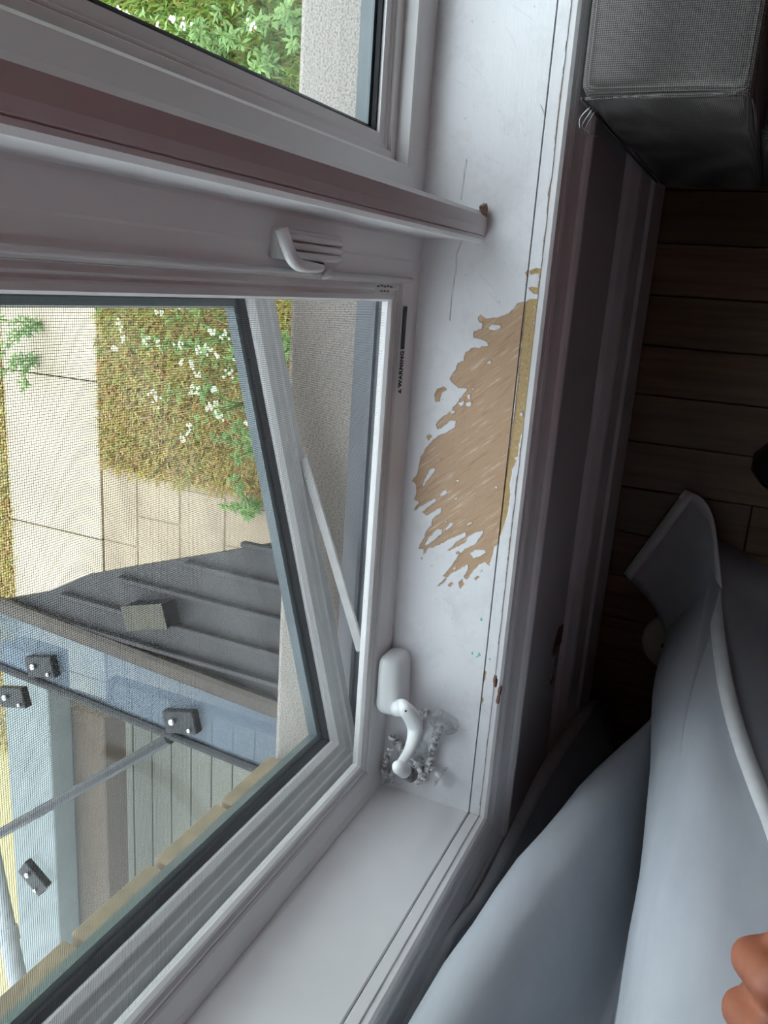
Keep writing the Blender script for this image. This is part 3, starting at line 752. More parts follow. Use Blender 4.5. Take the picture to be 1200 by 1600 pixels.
# drain ring on the patio
dp = onz((303, 884), GZ + .03)
bmx = bmesh.new()
tube(bmx, [(dp[0] + .045 * math.cos(a_), dp[1] + .045 * math.sin(a_), GZ + .034) for a_ in [2 * math.pi * i / 20 for i in range(21)]], .012, 8, True)
tag(finish('drain_cover', bmx, 'bronze_metal', None, True), 'small round brown drain ring set in the tan patio', 'drain')

# grass: blades nobody could count
def grass(nb, x0, x1, y0, y1, test):
    X_ = rng.uniform(x0, x1, nb); Y_ = rng.uniform(y0, y1, nb)
    keep = test(X_, Y_); X_, Y_ = X_[keep], Y_[keep]; nb = len(X_)
    a_ = rng.uniform(0, 2 * np.pi, nb); h_ = rng.uniform(.03, .08, nb); ln = rng.uniform(.02, .10, nb); wd_ = rng.uniform(.004, .008, nb)
    gr = np.clip((X_ + .35 + rng.normal(0, .45, nb)) / 1.0, 0, 1)
    h_ *= 1 + .7 * gr
    dry = np.stack([rng.uniform(.46, .68, nb), rng.uniform(.39, .56, nb), rng.uniform(.16, .26, nb)], 1)
    grn = np.stack([rng.uniform(.22, .42, nb), rng.uniform(.32, .50, nb), rng.uniform(.07, .14, nb)], 1)
    col = dry * (1 - gr[:, None]) + grn * gr[:, None]
    vx = np.zeros((nb, 4, 3)); s_, c_ = np.sin(a_), np.cos(a_)
    vx[:, 0] = np.stack([X_ - s_ * wd_, Y_ + c_ * wd_, np.full(nb, GZ)], 1)
    vx[:, 1] = np.stack([X_ + s_ * wd_, Y_ - c_ * wd_, np.full(nb, GZ)], 1)
    vx[:, 2] = np.stack([X_ + c_ * ln * .5 + s_ * wd_ * .8, Y_ + s_ * ln * .5 - c_ * wd_ * .8, GZ + h_ * .7], 1)
    vx[:, 3] = np.stack([X_ + c_ * ln * 1.2, Y_ + s_ * ln * 1.2, GZ + h_], 1)
    me = bpy.data.meshes.new('grass')
    base = np.arange(nb) * 4
    fs = np.concatenate([np.stack([base, base + 1, base + 2], 1), np.stack([base, base + 2, base + 3], 1)])
    me.from_pydata(vx.reshape(-1, 3).tolist(), [], fs.tolist())
    at = me.color_attributes.new('blade_colour', 'FLOAT_COLOR', 'POINT')
    at.data.foreach_set('color', np.repeat(np.column_stack([col, np.ones(nb)]), 4, 0).astype(np.float32).ravel())
    me.materials.append(MATS['grass_blades'])
    o = bpy.data.objects.new('grass', me); C.objects.link(o)
    return o
g1 = grass(150000, -1.9, 3.6, 2.4, 7.0, lambda X_, Y_: ((Y_ < 4.66) | (Y_ > 5.72)) & ((X_ > -1.58) | (Y_ > 5.72)) & ~((X_ > 2.0) & (Y_ > 4.0) & (Y_ < 5.72)))
tag(g1, 'short dry to green grass blades of the lawn under the window', 'grass', kind='stuff')
g2 = grass(14000, -4.6, -1.9, 5.72, 6.9, lambda X_, Y_: Y_ > 0)
tag(g2, 'grass blades beyond the pale path, behind the canopy', 'grass', kind='stuff')

# flowering weeds
def weed(seed, flowers=5, leaves=46, h=.7, spread=.22):
    random.seed(seed)
    r_ = empty('flowering_weed')
    bs = bmesh.new(); bl = bmesh.new(); bf = bmesh.new()
    for s in range(max(3, flowers)):
        a_ = random.uniform(0, 6.28); d_ = random.uniform(.3, 1) * spread; hh = h * random.uniform(.7, 1.05)
        pts = smooth_path([(0, 0, 0), (d_ * .25 * math.cos(a_), d_ * .25 * math.sin(a_), hh * .4), (d_ * .8 * math.cos(a_), d_ * .8 * math.sin(a_), hh * .8), (d_ * 1.2 * math.cos(a_), d_ * 1.2 * math.sin(a_), hh)], 3)
        tube(bs, pts, [.005 * (1 - .6 * i / len(pts)) for i in range(len(pts))], 5)
        if s < flowers:
            tip = Vector(pts[-1])
            for q in range(7):   # umbel of small blossoms
                off = Vector((random.gauss(0, .016), random.gauss(0, .016), random.uniform(-.004, .01)))
                c0 = tip + off; vv = []
                for k_ in range(6):
                    an = 2 * math.pi * k_ / 6; rr = .0105
                    vv.append(bf.verts.new(c0 + Vector((rr * math.cos(an), rr * math.sin(an), .002 * (k_ % 2)))))
                top = bf.verts.new(c0 + Vector((0, 0, .006)))
                for k_ in range(6): bf.faces.new((vv[k_], vv[(k_ + 1) % 6], top))
        for l_ in range(leaves // max(3, flowers)):
            k_ = random.uniform(.15, .85); p = Vector(pts[int(k_ * (len(pts) - 1))]); an = random.uniform(0, 6.28)
            L = random.uniform(.04, .09); wv_ = L * .13
            dr = Vector((math.cos(an), math.sin(an), random.uniform(-.1, .7))).normalized(); sd_ = dr.cross(Vector((0, 0, 1))).normalized() * wv_
            v0 = bl.verts.new(p); v1 = bl.verts.new(p + dr * L * .5 + sd_); v2 = bl.verts.new(p + dr * L * .5 - sd_); v3 = bl.verts.new(p + dr * L - Vector((0, 0, L * .25)))
            bl.faces.new((v0, v1, v2)); bl.faces.new((v1, v3, v2))
    finish('stems', bs, 'stem_green', r_); finish('leaves', bl, 'leaf_green', r_)
    if flowers: finish('blossoms', bf, 'petal_white', r_)
    else: bf.free()
    return r_
kinds = [weed(1, 5), weed(2, 7, 50), weed(3, 4, 40, .55), weed(4, 0, 190, .5, .3)]
first = [True] * 4
spots = [
    ((255, 545), 0, 'white flowering weed at the corner of the lawn near the path, seen through the screen'),
    ((300, 525), 1, 'tallest white flowering weed on the dry lawn, seen through the screen'),
    ((345, 570), 1, 'white flowering weed in the middle of the dry lawn'),
    ((330, 640), 0, 'white flowering weed nearest the patio edge'),
    ((385, 600), 2, 'small white flowering weed close to the open sash rail'),
    ((275, 615), 2, 'small white flowering weed on the brownest part of the lawn'),
    ((300, 20), 2, 'white flowering weed in the middle of the right window view'),
    ((255, 30), 0, 'white flowering weed by the pale slab in the right window'),
    ((330, 75), 3, 'leafy green weed low in the right window'),
    ((370, 10), 0, 'white flowering weed at the top edge of the right window'),
    ((340, 110), 3, 'leafy green weed beside the mullion in the right window'),
    ((420, 90), 3, 'leafy green weed next to the stucco ledge in the right window'),
    ((445, 20), 3, 'leafy green weed at the top of the stucco ledge'),
    ((440, 540), 3, 'leafy green weed between open sash and stucco ledge'),
    ((385, 800), 3, 'leafy green weed overhanging the tan patio'),
    ((405, 700), 3, 'leafy green weed at the corner of patio and lawn'),
    ((40, 505), 3, 'leafy green weed spilling over the far edge of the path'),
    ((30, 560), 3, 'second leafy green weed on the far edge of the path, lower down'),
]
for i, (p, k_, lb) in enumerate(spots):
    q = onz(p, GZ + (.45 if k_ != 3 else .2))
    if first[k_]:
        o = kinds[k_]; first[k_] = False
    else:
        o = kinds[k_].copy(); C.objects.link(o)
        for ch in kinds[k_].children:
            c_ = ch.copy(); C.objects.link(c_); c_.parent = o
    o.location = (q[0], q[1], GZ); o.rotation_euler = (0, 0, i * 1.3)
    tag(o, lb, 'plant', 'weeds on the lawn')

# ------------------------------------------------------------------ metal roof and glass canopy below, to the left
DR = CAM_Z - 2.6
def D(p, z): 
    q = onz(p, z); return (q[0], q[1])
roof = empty('metal_roof', (-1.5, 2.0, DR))
tag(roof, 'dark grey standing seam metal roof below the window', 'roof')
def child(o, par):
    mw = o.matrix_world.copy(); o.parent = par; o.matrix_parent_inverse = Matrix.Translation(par.location).inverted(); return o
rp = [D((0, 938), DR), D((75, 928), DR), D((80, 918), DR), D((135, 900), DR), D((140, 893), DR), D((218, 884), DR), D((330, 866), DR), D((470, 838), DR), D((470, 1122), DR), D((0, 950), DR)]
rp = [D((-60, 924), DR), D((0, 938), DR), D((70, 926), DR), D((135, 899), DR), D((218, 884), DR), D((330, 866), DR), (-.86, 1.2), (-.86, .55), (-1.74, .55), (-1.70, 1.6)]
child(prism('roof_sheet', rp, DR - .03, DR, 'roof_metal'), roof)
for (xa, ya, yb) in [(-1.02, .55, 1.72), (-1.16, .55, 2.0), (-1.30, .55, 2.35), (-1.45, .55, 2.68), (-1.58, .55, 3.0)]:
    child(box('seam', xa - .010, xa + .010, ya, yb, DR, DR + .035, 'roof_metal', None, .004, 1), roof)
# black box on the roof
bq = onz((228, 978), DR + .05)
vb = tag(box('roof_vent', -.052, .052, -.11, .11, 0, .085, 'dark_metal', None, .004, 2), 'small black box standing on the metal roof', 'vent')
vb.location = (-1.41, 2.15, DR + .001); vb.rotation_euler = (0, 0, .28)
vbl = box('reflecting_top', -.055, .055, -.113, .113, .085, .091, 'olive_reflection', vb, .002, 1)  # thin top coloured olive to stand for the reflection on the box

can = empty('glass_canopy', (-2.1, 2.0, DR))
tag(can, 'glass canopy with dark metal bars and clamp brackets under the window', 'canopy')
ZC = DR + .03
def cbar(name, p, q, wd_, th_, mat, z=ZC):
    a_ = onz(p, z); b_ = onz(q, z)
    return child(bar(name, a_, b_, wd_, th_, mat, None), can)
cbar('canopy_bar', (-70, 918), (470, 1122), .075, .05, 'bronze_metal')
cbar('canopy_bar', (-70, 1012), (470, 1228), .038, .05, 'dark_metal', ZC + .0)
cbar('canopy_bar', (268, 1152), (-60, 1336), .05, .05, 'dark_metal', ZC - .002)
def pane(ps, z, mt='canopy_glass'):
    return child(prism('glass_pane', [D(p, z) for p in ps], z - .006, z, mt), can)
pane([(-60, 925), (470, 1126), (470, 1222), (-60, 1015)], ZC + .002, 'canopy_glass_sky_haze')
pane([(-60, 1030), (262, 1152), (-60, 1330)], ZC + .002)
pane([(276, 1158), (470, 1234), (470, 1500), (-60, 1600), (-60, 1345)], ZC + .002)
for (p, rz_) in [((64, 1042), .25), ((282, 1128), .25), ((52, 1372), -.6), ((20, 1090), .25)]:
    z = ZC + .03
    q = onz(p, z)
    br = child(box('clamp_bracket', -.05, .05, -.085, .085, -.03, .012, 'dark_metal', None, .005, 1), can)
    br.location = (q[0], q[1], z); br.rotation_euler = (0, 0, rz_)
    sc_ = tube_obj('clamp_screw', [(0.008, .03, .010), (.008, .03, .028)], .013, 'chrome', br, 12)
    tube_obj('clamp_screw', [(-.03, -.05, .010), (-.03, -.05, .022)], .009, 'chrome', br, 12)

# terrace under the canopy
ter = tag(box('terrace_deck', -5.2, -2.9, .5, 3.9, CAM_Z - 4.25, CAM_Z - 4.15, 'dark_gap'), 'dark base of the cream boarded terrace', kind='structure')
zt = CAM_Z - 4.15
for i in range(19):
    y0 = .55 + i * .172
    box('deck_board', -5.2, -2.9, y0 + .005, y0 + .166, zt + .001, zt + .03, 'deck_board', ter, .003, 1)
# beams under the glass: a tan one and a pale blue one, both parallel to the house
def xbeam(name, p_left, p_right, row, z, h_, mat, xa, xb, label, cat):
    y0 = onz((p_right, row), z)[1]; y1 = onz((p_left, row), z)[1]
    return tag(box(name, xa, xb, y0, y1, z - h_, z, mat, None, .008, 1), label, cat)
xbeam('timber_beam', 92, 168, 1330, CAM_Z - 3.5, .2, 'tan_timber', -6.2, -2.72, 'wide tan brown timber beam seen through the canopy glass', 'beam')
xbeam('pale_beam', 26, 90, 1400, CAM_Z - 3.3, .18, 'pale_panel', -6.2, -2.3, 'pale blue grey beam seen through the canopy glass', 'beam')
# slanting white downpipe at the far left
q0 = onz((-22, 1290), CAM_Z - 2.2); q1 = onz((10, 1450), CAM_Z - 2.0); q2 = onz((52, 1640), CAM_Z - 1.9)
dpipe = empty('downpipe', tuple(q1)); tag(dpipe, 'white slanting downpipe outside, beside the dark bracket', 'pipe')
pp = tube_obj('pipe', smooth_path([q0, q1, q2], 6), .038, 'pipe_white', None, 14); child(pp, dpipe)
bq_ = tube_obj('pipe_collar', [Vector(q1), Vector(q1).lerp(Vector(q2), .12)], .044, 'pipe_white', None, 14); child(bq_, dpipe)

# ================================================================== ROOM OBJECTS
# ------------------------------------------------------------------ sofa
sofa = empty('sofa', (1.0, -.25, 0)); tag(sofa, 'grey woven fabric sofa with its back against the window wall', 'sofa')
def soft(name, x0, x1, y0, y1, z0, z1, bev, mat, puff=0.0, sub=3):
    bmx = bmesh.new(); bbox(bmx, x0, x1, y0, y1, z0, z1, bev, 4)
    bmesh.ops.subdivide_edges(bmx, edges=[e for e in bmx.edges if e.calc_length() > .08], cuts=sub, use_grid_fill=True)
    for v_ in bmx.verts:
        nz = mnoise.noise(v_.co * 7.0) * .004
        v_.co.z += nz if v_.co.z > (z0 + z1) / 2 else 0
        v_.co.y += mnoise.noise(v_.co * 5.0 + Vector((9, 0, 0))) * puff * .5
        v_.co.x += mnoise.noise(v_.co * 5.0 + Vector((0, 9, 0))) * puff
    o = finish(name, bmx, mat, None, True); return child(o, sofa)
soft('back', .160, 2.1, .040, .178, .10, .668, .014, 'sofa_weave', .004)
soft('end_panel', .168, .26, -.74, .045, .06, .44, .016, 'sofa_weave', .003)
soft('seat_cushion', .262, 1.2, -.76, .045, .27, .47, .04, 'sofa_weave', .004)
soft('seat_cushion', 1.21, 2.1, -.76, .045, .27, .47, .04, 'sofa_weave', .004)
soft('base', .262, 2.09, -.72, .045, .07, .26, .012, 'sofa_weave', .002)
pip = smooth_path([(.1625, .174, .655), (.1610, .12, .6655), (.1612, .065, .6655), (.163, .047, .655), (.165, .042, .60), (.167, .042, .45)], 6)
child(tube_obj('piping', pip, .0016, 'sofa_weave', None, 8), sofa)
child(tube_obj('piping', [(.1625, .1775, .655), (.163, .1785, .40), (.164, .1785, .12)], .0014, 'sofa_weave', None, 8), sofa)
for (lx, ly) in ((.22, .13), (.22, -.68), (2.03, .13), (2.03, -.68)):
    child(tube_obj('leg', [(lx, ly, 0), (lx, ly, .10)], [.018, .025], 'sofa_leg', None, 12), sofa)
# loose threads at the corner
for i in range(3):
    tube_obj_ = tube_obj('loose_thread', smooth_path([(.162, .176, .625 - .01 * i), (.155 - .004 * i, .186, .615 - .012 * i), (.147, .186 - .004 * i, .612 - .02 * i)], 4), .0005, 'curtain_hem', None, 5); child(tube_obj_, sofa)

# ------------------------------------------------------------------ curtain
curt = empty('curtain', (-.6, .1, 0)); tag(curt, 'blue grey lined curtain with white hem, pulled aside left of the window', 'curtain')
def col_px(lst):
    return [onx((a_, b_), x_) for a_, b_, x_ in lst]
NR = 40
def resample(pts, n, up=2.25):
    """column from floor up, extended vertically to the rail above the frame"""
    pts = [np.array(p, float) for p in pts]
    P = smooth_path(pts, 10)
    L = np.concatenate([[0], np.cumsum([np.linalg.norm(P[i + 1] - P[i]) for i in range(len(P) - 1)])])
    s = np.linspace(0, L[-1], n); P = np.array(P)
    return np.stack([np.interp(s, L, P[:, k_]) for k_ in range(3)], 1)
def sheet(name, cols, mat, parent, sub=6, mat_thick=.0012):
    """cols: bottom-to-top columns; loft with a smooth spline across them"""
    cs = [resample(c_, NR) for c_ in cols]
    nC = len(cs)
    rows = []
    for r_ in range(NR):
        rows.append(smooth_path([c_[r_] for c_ in cs], sub))
    m_ = len(rows[0])
    vs = [p for row_ in rows for p in row_]
    for i, p in enumerate(vs):
        d_ = .0035 * mnoise.noise(Vector((p[0] * 22, p[1] * 22, p[2] * 6))) + .0035 * mnoise.noise(Vector((p[0] * 5, p[1] * 5, p[2] * 2)))
        vs[i] = p + np.array([d_, d_ * .6, 0])
    fs = [(r_ * m_ + k_, r_ * m_ + k_ + 1, (r_ + 1) * m_ + k_ + 1, (r_ + 1) * m_ + k_) for r_ in range(NR - 1) for k_ in range(m_ - 1)]
    o = mk(name, vs, fs, mat, None, True)
    md = o.modifiers.new('cloth_thickness', 'SOLIDIFY'); md.thickness = mat_thick; md.offset = 0
    return child(o, parent), rows
TOP = 2.2
# main drop: from the hem at the casing, through a deep dark fold, to the bright outer fold
hemA = col_px([(912, 1098, -.712), (850, 1190, -.672), (800, 1290, -.650), (745, 1400, -.640), (650, 1540, -.640)]) + [(-.64, .183, 1.25), (-.64, .183, TOP)]
hemB = col_px([(940, 1104, -.722), (880, 1200, -.690), (826, 1300, -.672), (770, 1410, -.660), (690, 1530, -.655)]) + [(-.655, .172, 1.25), (-.655, .172, TOP)]
dark = [(-.80, .10, .004), (-.80, .10, .35), (-.79, .115, .55), (-.77, .125, .8), (-.76, .13, 1.25), (-.75, .13, TOP)]
Bl = col_px([(1040, 1120, -.60), (1000, 1150, -.605), (930, 1215, -.605), (860, 1290, -.60), (790, 1370, -.60), (740, 1450, -.60), (640, 1600, -.60)]) + [(-.60, .178, 1.25), (-.60, .178, TOP)]
Bl = [(-.62, .045, .004)] + Bl
Bm = [(-.60, .035, .004), (-.585, .040, .3), (-.565, .075, .6), (-.555, .115, .85), (-.55, .13, 1.25), (-.55, .13, TOP)]
val = [(-.68, .0, .004), (-.68, .0, .3), (-.67, .015, .6), (-.665, .03, .85), (-.66, .04, 1.25), (-.65, .04, TOP)]
Cl = col_px([(1040, 1000, -.548), (1022, 1080, -.55), (1015, 1250, -.535), (1000, 1400, -.52), (980, 1600, -.51)]) + [(-.505, .0, 1.25), (-.50, -.005, TOP)]
Cl = [(-.545, .068, .004)] + Cl
Cm = [(-.46, .035, .004), (-.465, .030, .2), (-.47, .012, .45), (-.462, -.020, .7), (-.45, -.045, .95), (-.44, -.06, 1.25), (-.43, -.07, TOP)]
Cr = col_px([(1130, 960, -.43), (1145, 1060, -.445), (1160, 1120, -.45), (1185, 1195, -.45)]) + [(-.45, -.10, .72), (-.445, -.14, .95), (-.43, -.17, 1.25), (-.42, -.18, TOP)]
Cr = [(-.405, .004, .004)] + Cr
main, rows = sheet('curtain_panel', [hemA, hemB, dark, Bl, Bm, val, Cl, Cm, Cr], 'curtain_lining', curt)
tag(main, 'blue grey curtain lining hanging in deep folds')
# hem tapes along the two side edges
def ribbon(name, edge, inner, mat, parent, off):
    e = [np.array(p) for p in edge]; q = [np.array(p) for p in inner]
    n_ = len(e); vs = [p + off for p in e] + [p + off for p in q]
    o = mk(name, vs, [(i, i + 1, n_ + i + 1, n_ + i) for i in range(n_ - 1)], mat, None, True)
    md = o.modifiers.new('tape_thickness', 'SOLIDIFY'); md.thickness = .0025; md.offset = 0
    return child(o, parent)
eA = [r_[0] for r_ in rows]; iA = [r_[0] + (r_[5] - r_[0]) * 1.0 for r_ in rows]
tag(ribbon('hem', eA, iA, 'curtain_hem', curt, np.array([.005, -.001, .0])), 'pale hem of the curtain edge against the casing')
eC = [r_[-1] for r_ in rows]; iC = []
for r_ in rows:
    d_ = r_[-3] - r_[-1]; iC.append(r_[-1] + d_ / max(np.linalg.norm(d_), 1e-6) * .018)
tag(ribbon('hem', eC, iC, 'curtain_hem', curt, np.array([.0025, .0015, .002])), 'white hem of the outer curtain edge')
# lower corner of the curtain turned out over the floor
def fl(p, z): q = onz(p, z); return np.array(q)
e1 = [fl((975, 895), .012), fl((1005, 852), .020), fl((1038, 808), .022), fl((1070, 765), .014)]      # bottom hem line
e2 = [fl((1070, 765), .014), fl((1095, 775), .03), fl((1113, 800), .05), fl((1122, 835), .07), fl((1124, 880), .09)]  # side hem
g0 = [[fl((975, 895), .010), fl((1008, 850), .012), fl((1040, 807), .012), fl((1070, 765), .010)],
      [fl((1000, 922), .016), fl((1040, 880), .022), fl((1070, 838), .026), fl((1098, 780), .02)],
      [fl((1022, 950), .03), fl((1060, 920), .045), fl((1092, 880), .055), fl((1115, 812), .045)],
      [fl((1038, 985), .06), fl((1070, 968), .085), fl((1098, 940), .10), fl((1124, 880), .09)],
      [fl((1040, 1010), .10), fl((1070, 1000), .13), fl((1100, 985), .15), fl((1134, 965), .14)]]
R1 = [smooth_path(r_, 6) for r_ in g0]; C1 = []
for k_ in range(len(R1[0])): C1.append(smooth_path([r_[k_] for r_ in R1], 6))
nR, nC = len(C1[0]), len(C1)
vs = [C1[k_][r_] for r_ in range(nR) for k_ in range(nC)]
o = mk('curtain_corner', vs, [(r_ * nC + k_, r_ * nC + k_ + 1, (r_ + 1) * nC + k_ + 1, (r_ + 1) * nC + k_) for r_ in range(nR - 1) for k_ in range(nC - 1)], 'curtain_lining', None, True)
md = o.modifiers.new('cloth_thickness', 'SOLIDIFY'); md.thickness = .0012; md.offset = 0
tag(child(o, curt), 'lower curtain corner spread over the floor')
def strip_along(name, edge, inward, wdt, lab_):
    e = smooth_path(edge, 5); i_ = [p + (np.array(inward) - p) / np.linalg.norm(np.array(inward) - p) * wdt for p in e]
    return tag(ribbon(name, e, i_, 'curtain_hem', curt, np.array([0, .0, .0030])), lab_)
inn = [[p for p in c_] for c_ in C1]
eb = [C1[k_][0] for k_ in range(nC)]; ib = [C1[k_][0] + (C1[k_][6] - C1[k_][0]) / np.linalg.norm(C1[k_][6] - C1[k_][0]) * .018 for k_ in range(nC)]
tag(ribbon('hem', eb, ib, 'curtain_hem', curt, np.array([0, 0, .0028])), 'white bottom hem of the curtain corner')
es_ = [C1[-1][r_] for r_ in range(nR)]; is_ = [C1[-1][r_] + (C1[-4][r_] - C1[-1][r_]) / np.linalg.norm(C1[-4][r_] - C1[-1][r_]) * .017 for r_ in range(nR)]
tag(ribbon('hem', es_, is_, 'curtain_hem', curt, np.array([0.001, 0, .0028])), 'white side hem of the curtain corner')
# the room-side layer behind the bright fold
bk = [[(-.372, .016, .004), (-.42, .016, .16), (-.47, .01, .5), (-.49, -.02, 1.0), (-.49, -.02, TOP)],
      [(-.388, -.03, .004), (-.43, -.03, .10), (-.49, -.04, .5), (-.50, -.07, 1.0), (-.50, -.07, TOP)],
      [(-.415, -.085, .004), (-.47, -.09, .06), (-.50, -.10, .5), (-.50, -.13, 1.0), (-.49, -.13, TOP)],
      [(-.50, -.15, .004), (-.52, -.15, .2), (-.53, -.15, .5), (-.52, -.18, 1.0), (-.50, -.18, TOP)],
      [(-.46, -.23, .004), (-.46, -.23, .2), (-.46, -.23, .5), (-.46, -.23, 1.0), (-.45, -.23, TOP)],
      [(-.58, -.28, .004), (-.58, -.28, .2), (-.58, -.28, .5), (-.57, -.28, 1.0), (-.55, -.28, TOP)]]
bko, _ = sheet('curtain_panel', bk, 'curtain_lining', curt)
tag(bko, 'shaded back layer of the curtain')

# ------------------------------------------------------------------ things on the floor
dq = onz((1052, 1005), .004)
disc = empty('round_disc', (dq[0], dq[1], 0)); tag(disc, 'cream round plastic disc with black marks half hidden behind the curtain', 'disc')
bmx = bmesh.new()
profd = [(0, .010), (.030, .0105), (.046, .010), (.052, .007), (.053, .003), (.052, 0), (0, 0)]
seg = 40; rg = []
for r_, z_ in profd:
    rg.append([bmx.verts.new((max(r_, .0005) * math.cos(2 * math.pi * k_ / seg), max(r_, .0005) * math.sin(2 * math.pi * k_ / seg), z_)) for k_ in range(seg)])
for i in range(len(rg) - 1):
    for k_ in range(seg): bmx.faces.new((rg[i][k_], rg[i][(k_ + 1) % seg], rg[i + 1][(k_ + 1) % seg], rg[i + 1][k_]))
finish('plate', bmx, 'cream_plastic', disc, True)
for (px, py, sx_, sy_) in [(1038, 1010, .006, .010), (1043, 992, .010, .003), (1041, 1022, .003, .004), (1058, 1000, .012, .006)]:
    q = onz((px, py), .012)
    box('black_mark', -sx_ / 2 + q[0] - dq[0], sx_ / 2 + q[0] - dq[0], -sy_ / 2 + q[1] - dq[1], sy_ / 2 + q[1] - dq[1], .0095, .0122, 'black_print', disc, .0008, 1)

shoe = empty('shoe', (-.235, -.115, 0)); tag(shoe, 'black glossy rounded shoe toe at the edge of the timber floor', 'shoe')
def foot_outline(s, k=1.0):
    # s from toe (0) to heel (1): half width
    return k * (.048 * math.sqrt(max(0, 1 - (1 - min(s / .28, 1)) ** 2)) - .010 * max(0, min(1, (s - .35) / .3)) + (-.012 * max(0, (s - .9) / .1)))
def lofted(name, secs, mat, parent, seg=18):
    bmx = bmesh.new(); rg = []
    for (yc, hw, z0, z1) in secs:
        rg.append([bmx.verts.new((hw * math.copysign(abs(math.cos(a_)) ** .8, math.cos(a_)), yc, (z0 + z1) / 2 + (z1 - z0) / 2 * math.sin(a_))) for a_ in [2 * math.pi * k_ / seg for k_ in range(seg)]])
    for i in range(len(rg) - 1):
        for k_ in range(seg): bmx.faces.new((rg[i][k_], rg[i][(k_ + 1) % seg], rg[i + 1][(k_ + 1) % seg], rg[i + 1][k_]))
    bmx.faces.new(rg[0]); bmx.faces.new(rg[-1])
    return finish(name, bmx, mat, parent, True)
up_secs = []; so_secs = []
for i in range(15):
    s = i / 14; yc = .098 - .27 * s; hw = max(.006, foot_outline(s + .01))
    top = .03 + .045 * min(1, s / .3) + (.03 * max(0, min(1, (s - .4) / .4)))
    up_secs.append((yc, hw, .012, top)); so_secs.append((yc + .002, hw * 1.04, 0, .022))
lofted('shoe_upper', up_secs, 'black_gloss', shoe); lofted('shoe_sole', so_secs, 'shoe_sole', shoe)

# ------------------------------------------------------------------ cord with clear suction cups beside the crank
cord = empty('cord_ornament', (-.52, .28, SILL)); tag(cord, 'twisted silver cord with clear suction cups tangled behind the crank', 'cord')
def twisted(path_px, rz=.0032, sub=10):
    P = smooth_path(path_px, sub)
    for s in range(2):
        pts = []
        for i, p in enumerate(P):
            an = i * .95 + s * math.pi
            d_ = np.array(P[min(i + 1, len(P) - 1)]) - np.array(P[max(i - 1, 0)]); d_ = d_ / np.linalg.norm(d_)
            u_ = np.cross(d_, [0, 0, 1]); u_ = u_ / max(np.linalg.norm(u_), 1e-6); v2_ = np.cross(u_, d_)
            pts.append(np.array(p) + rz * .8 * (u_ * math.cos(an) + v2_ * math.sin(an)))
        child(tube_obj('cord_strand', pts, rz * .85, 'cord_silver', None, 7), cord)
def sp(px, py, h): return onz((px, py), SILL + h)
twisted([sp(690, 1137, .012), sp(681, 1150, .010), sp(676, 1170, .008), sp(672, 1190, .008), sp(668, 1204, .007)])
twisted([sp(670, 1112, .010), sp(655, 1118, .012), sp(656, 1135, .006), sp(648, 1150, .005), sp(640, 1165, .006), sp(650, 1185, .006), sp(662, 1205, .007)])
twisted([sp(612, 1150, .016), sp(622, 1163, .010), sp(634, 1178, .006), sp(645, 1188, .006), sp(655, 1200, .010), sp(660, 1215, .008), sp(650, 1220, .006)])
twisted([sp(610, 1170, .02), sp(602, 1190, .012), sp(600, 1205, .008), sp(612, 1222, .005)], .0026)
def cup(p0, p1, r0, r1, nm='suction_cup'):
    p0, p1 = Vector(p0), Vector(p1)
    o = tube_obj(nm, [p0, p0.lerp(p1, .25), p0.lerp(p1, .45), p0.lerp(p1, .8), p1, p0.lerp(p1, .86), p0.lerp(p1, .55)], [r0 * .8, r0, r0 * .75, r1 * .75, r1, r1 * .68, r0 * .5], 'clear_plastic', None, 16)
    return child(o, cord)
cup(sp(683, 1150, .010), sp(694, 1128, .015), .0075, .018)
cup(sp(672, 1200, .012), sp(690, 1214, .012), .006, .014)
cup(sp(625, 1180, .008), sp(655, 1172, .016), .006, .014)
cup(sp(628, 1222, .010), sp(608, 1210, .013), .006, .013)

# ------------------------------------------------------------------ photographer's hand at the lower right edge
hand = empty('person', (-.14, -.38, 0)); tag(hand, 'bare hand of a person holding the curtain aside at the lower right edge', 'person')
uL = np.array([-AX[0], -AY[0], -AZ[0]]); vD = np.array([AX[1], AY[1], AZ[1]]); wC = -np.array([AX[2], AY[2], AZ[2]])
def at_px(px, py, dist): 
    r_ = ray((px, py)); return CP + r_ / F_PX * dist
HB = at_px(1300, 1610, .34)
def H(u, v, w_): return HB + uL * u + vD * v + wC * w_
bmx = bmesh.new()
def capsule(p0, p1, r0, r1):
    p0, p1 = Vector(p0), Vector(p1)
    n_ = 5; pts, rr = [], []
    d = (p1 - p0).normalized()
    for i in range(n_): 
        a_ = math.pi / 2 * (1 - i / (n_ - 1)); pts.append(p0 - d * r0 * math.sin(a_)); rr.append(max(.0004, r0 * math.cos(a_)))
    for i in range(n_):
        a_ = math.pi / 2 * i / (n_ - 1); pts.append(p1 + d * r1 * math.sin(a_)); rr.append(max(.0004, r1 * math.cos(a_)))
    tube(bmx, pts, rr, 14)
